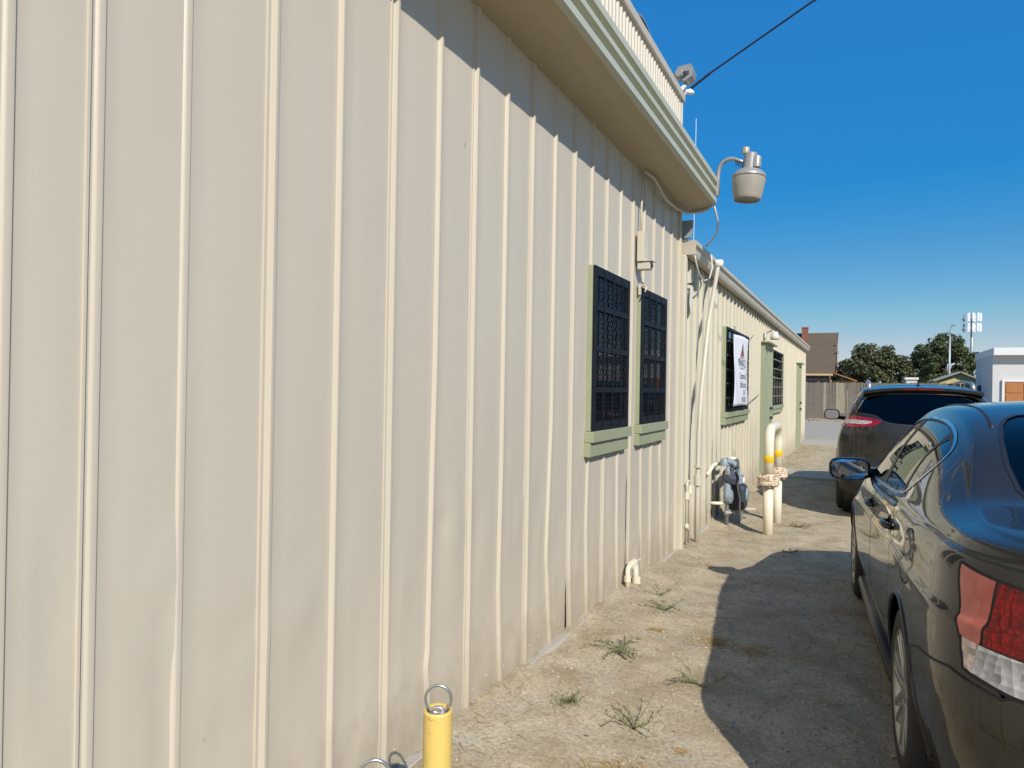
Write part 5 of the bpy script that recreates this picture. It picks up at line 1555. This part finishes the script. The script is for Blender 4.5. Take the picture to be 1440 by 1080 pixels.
# trees
def make_tree(name, label, x, y, w, hgt, mat, seed, z0=0.0):
    r = np.random.default_rng(seed)
    root = thing(name, label, 'tree', (x, y, z0))
    tr = [(x, y, z0 - 0.3), (x + 0.1, y, z0 + hgt * 0.25), (x + 0.05, y + 0.1, z0 + hgt * 0.5), (x, y, z0 + hgt * 0.8)]
    trunk = MB().tube(tr, [0.28, 0.22, 0.15, 0.05], 10)
    for k in range(7):
        a = k * 0.9; zz = z0 + hgt * (0.28 + 0.07 * k)
        rad = w * 0.36 * (1 - 0.08 * k)
        trunk.tube([(x, y, zz), (x + rad * 0.5 * math.cos(a), y + rad * 0.5 * math.sin(a), zz + hgt * 0.09), (x + rad * math.cos(a), y + rad * math.sin(a), zz + hgt * 0.15)], [0.10, 0.06, 0.02], 7)
    trunk.build('trunk', 'bark', root, smooth=True)
    nc = 150
    V, F = [], []
    for c in range(nc):
        while True:
            p = r.uniform(-1, 1, 3)
            q = np.linalg.norm(p)
            if 0.45 < q < 1.0 and r.random() < q: break
        env = 1.0 - 0.28 * max(0, p[2])
        cc = np.array([x + p[0] * w * 0.46 * env, y + p[1] * w * 0.46 * env, z0 + hgt * (0.55 + p[2] * 0.40)])
        rs = r.uniform(0.35, 0.85) * w / 7.5
        m_ = int(170 * r.uniform(0.6, 1.3))
        d = r.normal(0, 1, (m_, 3)); d /= np.linalg.norm(d, axis=1, keepdims=True)
        pos = cc + d * rs * (r.random((m_, 1)) ** 0.45) * np.array([1, 1, 0.8])
        for pp in pos:
            a = r.normal(0, 1, 3); a /= np.linalg.norm(a)
            b = np.cross(a, r.normal(0, 1, 3)); b /= np.linalg.norm(b) + 1e-9
            s1, s2 = r.uniform(0.09, 0.20), r.uniform(0.05, 0.10)
            o_ = len(V)
            V += [tuple(pp - a * s1), tuple(pp + b * s2), tuple(pp + a * s1), tuple(pp - b * s2)]
            F.append((o_, o_ + 1, o_ + 2, o_ + 3))
    mb = MB(); mb.v, mb.f = V, F
    mb.build('crown', mat, root)
make_tree('broad_tree', 'olive brown bushy tree left of the light pole, behind the fence', 2.75, 75, 6.7, 6.3, 'leaf_olive', 3)
make_tree('dense_tree', 'dark green dense tree behind the street light pole', 9.6, 85, 7.2, 7.9, 'leaf_green', 5)
make_tree('low_shrub_tree', 'small low tree between the house and the bushy tree', -0.6, 78, 3.0, 3.9, 'leaf_olive', 8)
make_tree('gap_tree', 'low pale green tree in the gap between the two larger trees', 6.4, 100, 4.2, 4.6, 'leaf_green', 9)

sp_ = thing('street_light', 'tall thin grey street light pole in front of the dark green tree', 'lamp post', (7.67, 62, 0))
MB().tube([(7.67, 62, -0.2), (7.68, 62, 3.0), (7.70, 62, 6.0)], [0.10, 0.085, 0.06], 12).build('pole', 'pole_steel', sp_, smooth=True)
MB().tube([(7.70, 62, 5.95), (7.71, 62, 6.3), (7.80, 62, 6.62), (7.88, 62, 6.68)], 0.045, 10).build('arm', 'pole_steel', sp_, smooth=True)
MB().box(7.80, 8.10, 61.9, 62.1, 6.66, 6.74).build('lamp_head', 'antenna_grey', sp_, bevel=0.02)
ct = thing('cell_tower', 'distant cell tower with two tiers of white panel antennas', 'tower', (18.6, 140, 0))
MB().tube([(18.6, 140, -1), (18.58, 140, 8), (18.55, 140, 15.2)], [0.30, 0.25, 0.18], 14).build('mast', 'pole_steel', ct, smooth=True)
for zz in (14.2, 12.45):
    MB().tube([(17.0, 140, zz), (20.0, 140, zz)], 0.05, 8).tube([(18.5, 138.6, zz), (18.5, 141.4, zz)], 0.05, 8).build('platform', 'pole_steel', ct)
    for k, (dx, dy) in enumerate(((-0.55, -1.1), (0.05, -1.2), (0.75, -1.1), (1.25, 0.0), (-1.15, -0.2), (-0.4, 1.1), (0.5, 1.1))):
        mt_ = 'antenna_grey' if dx < -1 else 'antenna_white'
        MB().box(18.55 + dx - 0.16, 18.55 + dx + 0.16, 140 + dy - 0.08, 140 + dy + 0.08, zz - 0.45, zz + 0.98).build('panel_antenna', mt_, ct, bevel=0.03)

# white flat-roofed garage building on the right
wb_ = thing('white_garage', 'white flat roofed building with brown panelled garage door', 'building', (12, 43, 0))
MB().box(7.28, 20, 40.0, 45.3, -0.2, 3.345).build('wall', 'stucco_white', wb_)
mb = MB()
mb.box(7.25, 20.3, 39.58, 45.5, 3.347, 3.70)
mb.build('roof_edge', 'roof_edge_white', wb_, bevel=0.02)
gd = MB().box(7.75, 10.6, 39.93, 39.97, -0.1, 2.10).build('garage_door', 'garage_wood', wb_)
MB().box(7.65, 7.745, 39.90, 39.99, -0.1, 2.2).box(10.605, 10.7, 39.90, 39.99, -0.1, 2.2).box(7.745, 10.605, 39.90, 39.99, 2.105, 2.2).build('door_frame', 'roof_edge_white', gd)
for i in range(4):
    for j in range(4):
        MB().box(7.80 + i * 0.70, 8.44 + i * 0.70, 39.905, 39.929, 0.02 + j * 0.52, 0.48 + j * 0.52).build('door_panel', 'garage_wood', gd, bevel=0.015)
MB().box(7.24, 7.279, 43.4, 44.4, -0.1, 1.95).build('side_door', 'backing_dark', wb_)
sh = thing('yellow_shed', 'small yellow gabled shed with grey roof beyond the SUV', 'shed', (6.8, 50, 0))
MB().add([(5.75, 48, -0.2), (7.75, 48, -0.2), (7.75, 48, 2.32), (6.85, 48, 2.72), (5.75, 48, 2.32), (5.75, 52, -0.2), (7.75, 52, -0.2), (7.75, 52, 2.32), (6.85, 52, 2.72), (5.75, 52, 2.32)],
         [(0, 1, 2, 3, 4), (5, 9, 8, 7, 6), (0, 4, 9, 5), (1, 6, 7, 2), (2, 7, 8, 3), (3, 8, 9, 4)]).build('wall', 'shed_yellow', sh)
mb = MB(); roof_slab(mb, (5.5, 47.7, 2.27), (6.85, 47.7, 2.80), (6.85, 52.3, 2.80), (5.5, 52.3, 2.27), 0.07); roof_slab(mb, (6.85, 47.7, 2.80), (8.0, 47.7, 2.27), (8.0, 52.3, 2.27), (6.85, 52.3, 2.80), 0.07)
mb.build('roof', 'shed_roof', sh)
sx_ = thing('far_white_hut', 'tiny pale flat hut seen over the SUV roof between the trees', 'shed', (5.1, 62, 0))
MB().box(4.75, 5.45, 60, 62, -0.2, 2.5).build('wall', 'stucco_white', sx_)
MB().box(4.65, 5.55, 59.9, 62.1, 2.505, 2.66).build('roof', 'roof_edge_white', sx_)
MB().box(4.95, 5.25, 59.96, 59.995, -0.1, 1.9).build('door', 'shed_roof', sx_)
wp = thing('wire_pole', 'thin distant pole beside the brown roofed house', 'pole', (1.0, 90, 0))
MB().tube([(1.0, 90, -0.2), (1.0, 90, 6.6)], 0.09, 8).build('shaft', 'pole_wood', wp)
MB().box(0.6, 1.4, 89.95, 90.05, 6.2, 6.3).build('crossarm', 'pole_wood', wp)

# ------------------------------------------------------------------ loose ground cover
def stones(name, mat, n, x0, x1, y0, y1, r0, r1, seed, label, keep=None):
    r = np.random.default_rng(seed)
    base = np.array([(1, 0, 0), (-1, 0, 0), (0, 1, 0), (0, -1, 0), (0, 0, 1), (0, 0, -1)], float)
    tri = np.array([(0, 2, 4), (2, 1, 4), (1, 3, 4), (3, 0, 4), (2, 0, 5), (1, 2, 5), (3, 1, 5), (0, 3, 5)])
    px = r.uniform(x0, x1, n); py = y0 + (y1 - y0) * r.random(n) ** 1.3
    rad = r0 + (r1 - r0) * r.random(n) ** 4
    V = np.zeros((n, 6, 3))
    for k in range(6):
        V[:, k] = base[k] * rad[:, None] * r.uniform(0.6, 1.25, (n, 3)) + r.normal(0, 0.15, (n, 3)) * rad[:, None]
    a = r.uniform(0, 6.28, n)
    ca, sa = np.cos(a)[:, None], np.sin(a)[:, None]
    X, Y = V[:, :, 0] * ca - V[:, :, 1] * sa, V[:, :, 0] * sa + V[:, :, 1] * ca
    pz = gz(px, py)
    W = np.stack([X + px[:, None], Y + py[:, None], V[:, :, 2] * 0.6 + pz[:, None] + rad[:, None] * 0.15], -1)
    F = (tri[None] + (np.arange(n) * 6)[:, None, None]).reshape(-1, 3)
    me_ = bpy.data.meshes.new(name)
    me_.from_pydata(W.reshape(-1, 3).tolist(), [], F.tolist())
    me_.materials.append(MAT[mat])
    o = bpy.data.objects.new(name, me_)
    COL.objects.link(o)
    return tag(o, label, 'gravel', kind='stuff')
stones('gravel', 'stone', 34000, 0.05, 4.2, 1.6, 14, 0.0018, 0.013, 21, 'fine tan gravel scattered over the dirt')
stones('pale_gravel', 'stone_pale', 1100, 0.05, 4.2, 1.6, 14, 0.0016, 0.009, 22, 'scattered pale chips of stone on the dirt')
stones('wall_rubble', 'stone', 1300, 0.02, 0.20, 2.0, 13, 0.002, 0.010, 23, 'crumbled mortar chips along the foot of the wall')

def blades(mb, cx, cy, n, spread, length, width, r, flat=0.5, zoff=0.0):
    for _ in range(n):
        a = r.uniform(0, 2 * math.pi); d = abs(r.normal(0, spread))
        bx, by = cx + d * math.cos(a), cy + d * math.sin(a)
        bz = float(gz(bx, by)) + zoff
        h = r.uniform(0, 2 * math.pi); l_ = length * r.uniform(0.5, 1.2)
        dirv = Vector((math.cos(h) * flat * 1.5, math.sin(h) * flat * 1.5, r.uniform(0.25, 1.0) * (1 - flat) + 0.06)).normalized()
        side = dirv.cross(Vector((0, 0, 1))).normalized() * width
        p0 = Vector((bx, by, bz)); p1 = p0 + dirv * l_ * 0.55; p2 = p0 + dirv * l_ + Vector((0, 0, -0.25 * l_ * r.random()))
        p2.z = max(p2.z, bz + 0.002)
        mb.add([p0 - side, p0 + side, p1 + side * 0.8, p1 - side * 0.8, p2], [(0, 1, 2, 3), (3, 2, 4)])
def weed(x, y, label, n=70, spread=0.05, length=0.09, mat='weed_green', flat=0.45, stems=5, stem_len=0.22, cat='weed', seed=1, name='weed'):
    r = np.random.default_rng(seed)
    z = float(gz(x, y))
    root = thing(name, label, cat, (x, y, z))
    mb = MB()
    blades(mb, x, y, n, spread, length * (1.0 if mat == 'straw' else 0.6), 0.0018, r, flat)
    st = MB()
    for k in range(stems):
        a = r.uniform(0, 2 * math.pi); l_ = stem_len * r.uniform(0.35, 0.8)
        p0 = Vector((x, y, z))
        p1 = p0 + Vector((math.cos(a) * l_ * 0.5, math.sin(a) * l_ * 0.5, l_ * r.uniform(0.1, 0.35)))
        p2 = p0 + Vector((math.cos(a + 0.2) * l_, math.sin(a + 0.2) * l_, l_ * r.uniform(0.1, 0.6)))
        p2.z = max(p2.z, float(gz(p2.x, p2.y)) + 0.01)
        st.tube([p0, p1, p2], [0.0020, 0.0016, 0.0008], 5)
        for q in range(22):
            t_ = r.uniform(0.2, 1.0)
            pp = p0.lerp(p1, t_ * 2) if t_ < 0.5 else p1.lerp(p2, t_ * 2 - 1)
            d = Vector(r.normal(0, 1, 3)).normalized(); d.z = abs(d.z)
            s_ = d.cross(Vector((0.3, 0.2, 1))).normalized() * 0.0028
            mb.add([pp - s_, pp + s_, pp + d * 0.03 * r.uniform(0.5, 1.3)], [(0, 1, 2)])
    mb.build('leaves', mat, root)
    if stems: st.build('stem', mat, root, smooth=True)
    return root
weed(0.36, 3.05, 'green weed clump growing just right of the yellow post', 160, 0.05, 0.07, seed=31, stems=3, stem_len=0.10)
weed(0.38, 3.78, 'largest sprawling green weed at the foot of the wall', 120, 0.07, 0.09, seed=32, stems=11, stem_len=0.30)
weed(0.42, 4.62, 'thin weed sprigs on the dirt below the first window', 60, 0.06, 0.06, seed=33, stems=8, stem_len=0.22)
weed(0.85, 3.55, 'upright weed sprig on open dirt between wall and sedan shadow', 40, 0.03, 0.07, seed=34, stems=5, stem_len=0.24)
weed(0.70, 2.98, 'low spreading weed runner on the dirt beyond the straw patch', 30, 0.04, 0.05, seed=35, stems=7, stem_len=0.26)
weed(0.28, 5.0, 'leaning green stalk beside the wall pipe', 14, 0.02, 0.05, seed=36, stems=4, stem_len=0.26)
weed(0.95, 8.75, 'pale weed patch on the ground beside the pipe guard', 160, 0.14, 0.08, 'weed_dry', seed=37, stems=8, stem_len=0.24)
weed(0.45, 14.2, 'tall thin weed at the edge of the concrete walkway', 30, 0.05, 0.10, 'weed_dry', seed=38, stems=6, stem_len=0.4)
weed(1.0, 7.2, 'sparse weed sprig at the front edge of the sedan shadow', 20, 0.03, 0.06, 'weed_dry', seed=39, stems=5, stem_len=0.18)
weed(0.77, 2.52, 'big patch of dry brown straw grass at the bottom of the photo', 750, 0.085, 0.07, 'straw', 0.8, 0, cat='dry grass', seed=40, name='straw_patch')
weed(0.47, 4.25, 'small straw tuft near the wall foot', 110, 0.03, 0.05, 'straw', 0.75, 0, cat='dry grass', seed=41, name='straw_tuft')
weed(0.84, 4.20, 'straw tuft lying at the left edge of the sedan shadow', 190, 0.06, 0.08, 'straw', 0.8, 0, cat='dry grass', seed=42, name='straw_tuft')
weed(1.05, 4.15, 'shaded straw streak inside the sedan shadow', 160, 0.09, 0.08, 'straw', 0.85, 0, cat='dry grass', seed=43, name='straw_tuft')
weed(0.93, 2.88, 'small round straw tuft right of the big straw patch', 60, 0.018, 0.035, 'straw', 0.7, 0, cat='dry grass', seed=44, name='straw_tuft')
weed(0.42, 6.2, 'flat patch of dry grass before the gas meter', 120, 0.12, 0.06, 'straw', 0.85, 0, cat='dry grass', seed=45, name='straw_tuft')
mb = MB()
r = np.random.default_rng(61)
for _ in range(900):
    x, y = r.uniform(0.06, 3.2), 1.8 + 11.5 * r.random() ** 1.4
    if r.random() < 0.35: x = 0.05 + abs(r.normal(0, 0.16))
    z = float(gz(x, y)) + 0.004
    a = r.uniform(0, 6.28); l_ = r.uniform(0.012, 0.05)
    d = Vector((math.cos(a), math.sin(a), r.uniform(-0.05, 0.18))) * l_; e = Vector((-math.sin(a), math.cos(a), 0)) * r.uniform(0.0008, 0.0022)
    c = Vector((x, y, z + 0.003))
    mb.add([c - d - e, c - d + e, c + d + e * 0.5, c + d - e * 0.5], [(0, 1, 2, 3)])
for _ in range(160):
    x, y = r.uniform(0.06, 3.0), 1.9 + 9 * r.random()
    z = float(gz(x, y)) + 0.008
    a = r.uniform(0, 6.28); s_ = r.uniform(0.006, 0.016)
    d, e = Vector((math.cos(a), math.sin(a), r.uniform(-0.1, 0.5))) * s_, Vector((-math.sin(a), math.cos(a), r.uniform(-0.2, 0.4))) * s_ * 0.6
    c = Vector((x, y, z))
    mb.add([c - d, c + e, c + d, c - e], [(0, 1, 2, 3)])
tag(mb.build('straw_debris', 'litter'), 'bits of dry straw and leaf strewn thinly over the near dirt', 'debris', kind='stuff')
# leaf litter and thin dry grass on the far dirt strip
mb = MB()
r = np.random.default_rng(50)
for _ in range(520):
    x, y = r.uniform(0.1, 4.5), r.uniform(14.95, 22.0)
    if r.random() < 0.35: x = 0.1 + abs(r.normal(0, 0.5))
    z = float(gz(x, y)) + 0.006
    a = r.uniform(0, 6.28); s_ = r.uniform(0.010, 0.030)
    d, e = Vector((math.cos(a), math.sin(a), r.uniform(-0.1, 0.5))) * s_, Vector((-math.sin(a), math.cos(a), r.uniform(-0.2, 0.4))) * s_ * 0.6
    c = Vector((x, y, z + 0.01))
    mb.add([c - d, c + e, c + d, c - e], [(0, 1, 2, 3)])
for _ in range(800):
    x, y = 0.08 + abs(r.normal(0, 0.35)), r.uniform(14.9, 22.0)
    blades(mb, x, y, 2, 0.03, 0.07, 0.0022, r, 0.55)
for _ in range(500):
    x, y = r.uniform(-4, 8), r.uniform(38.3, 42.8)
    a = r.uniform(0, 6.28); s_ = r.uniform(0.03, 0.09)
    c = Vector((x, y, float(gz(x, y)) + 0.03))
    d, e = Vector((math.cos(a), math.sin(a), 0.3)) * s_, Vector((-math.sin(a), math.cos(a), 0.3)) * s_ * 0.6
    mb.add([c - d, c + e, c + d, c - e], [(0, 1, 2, 3)])
tag(mb.build('leaf_litter', 'litter'), 'dry leaves and grass strewn over the far dirt', 'leaves', kind='stuff')
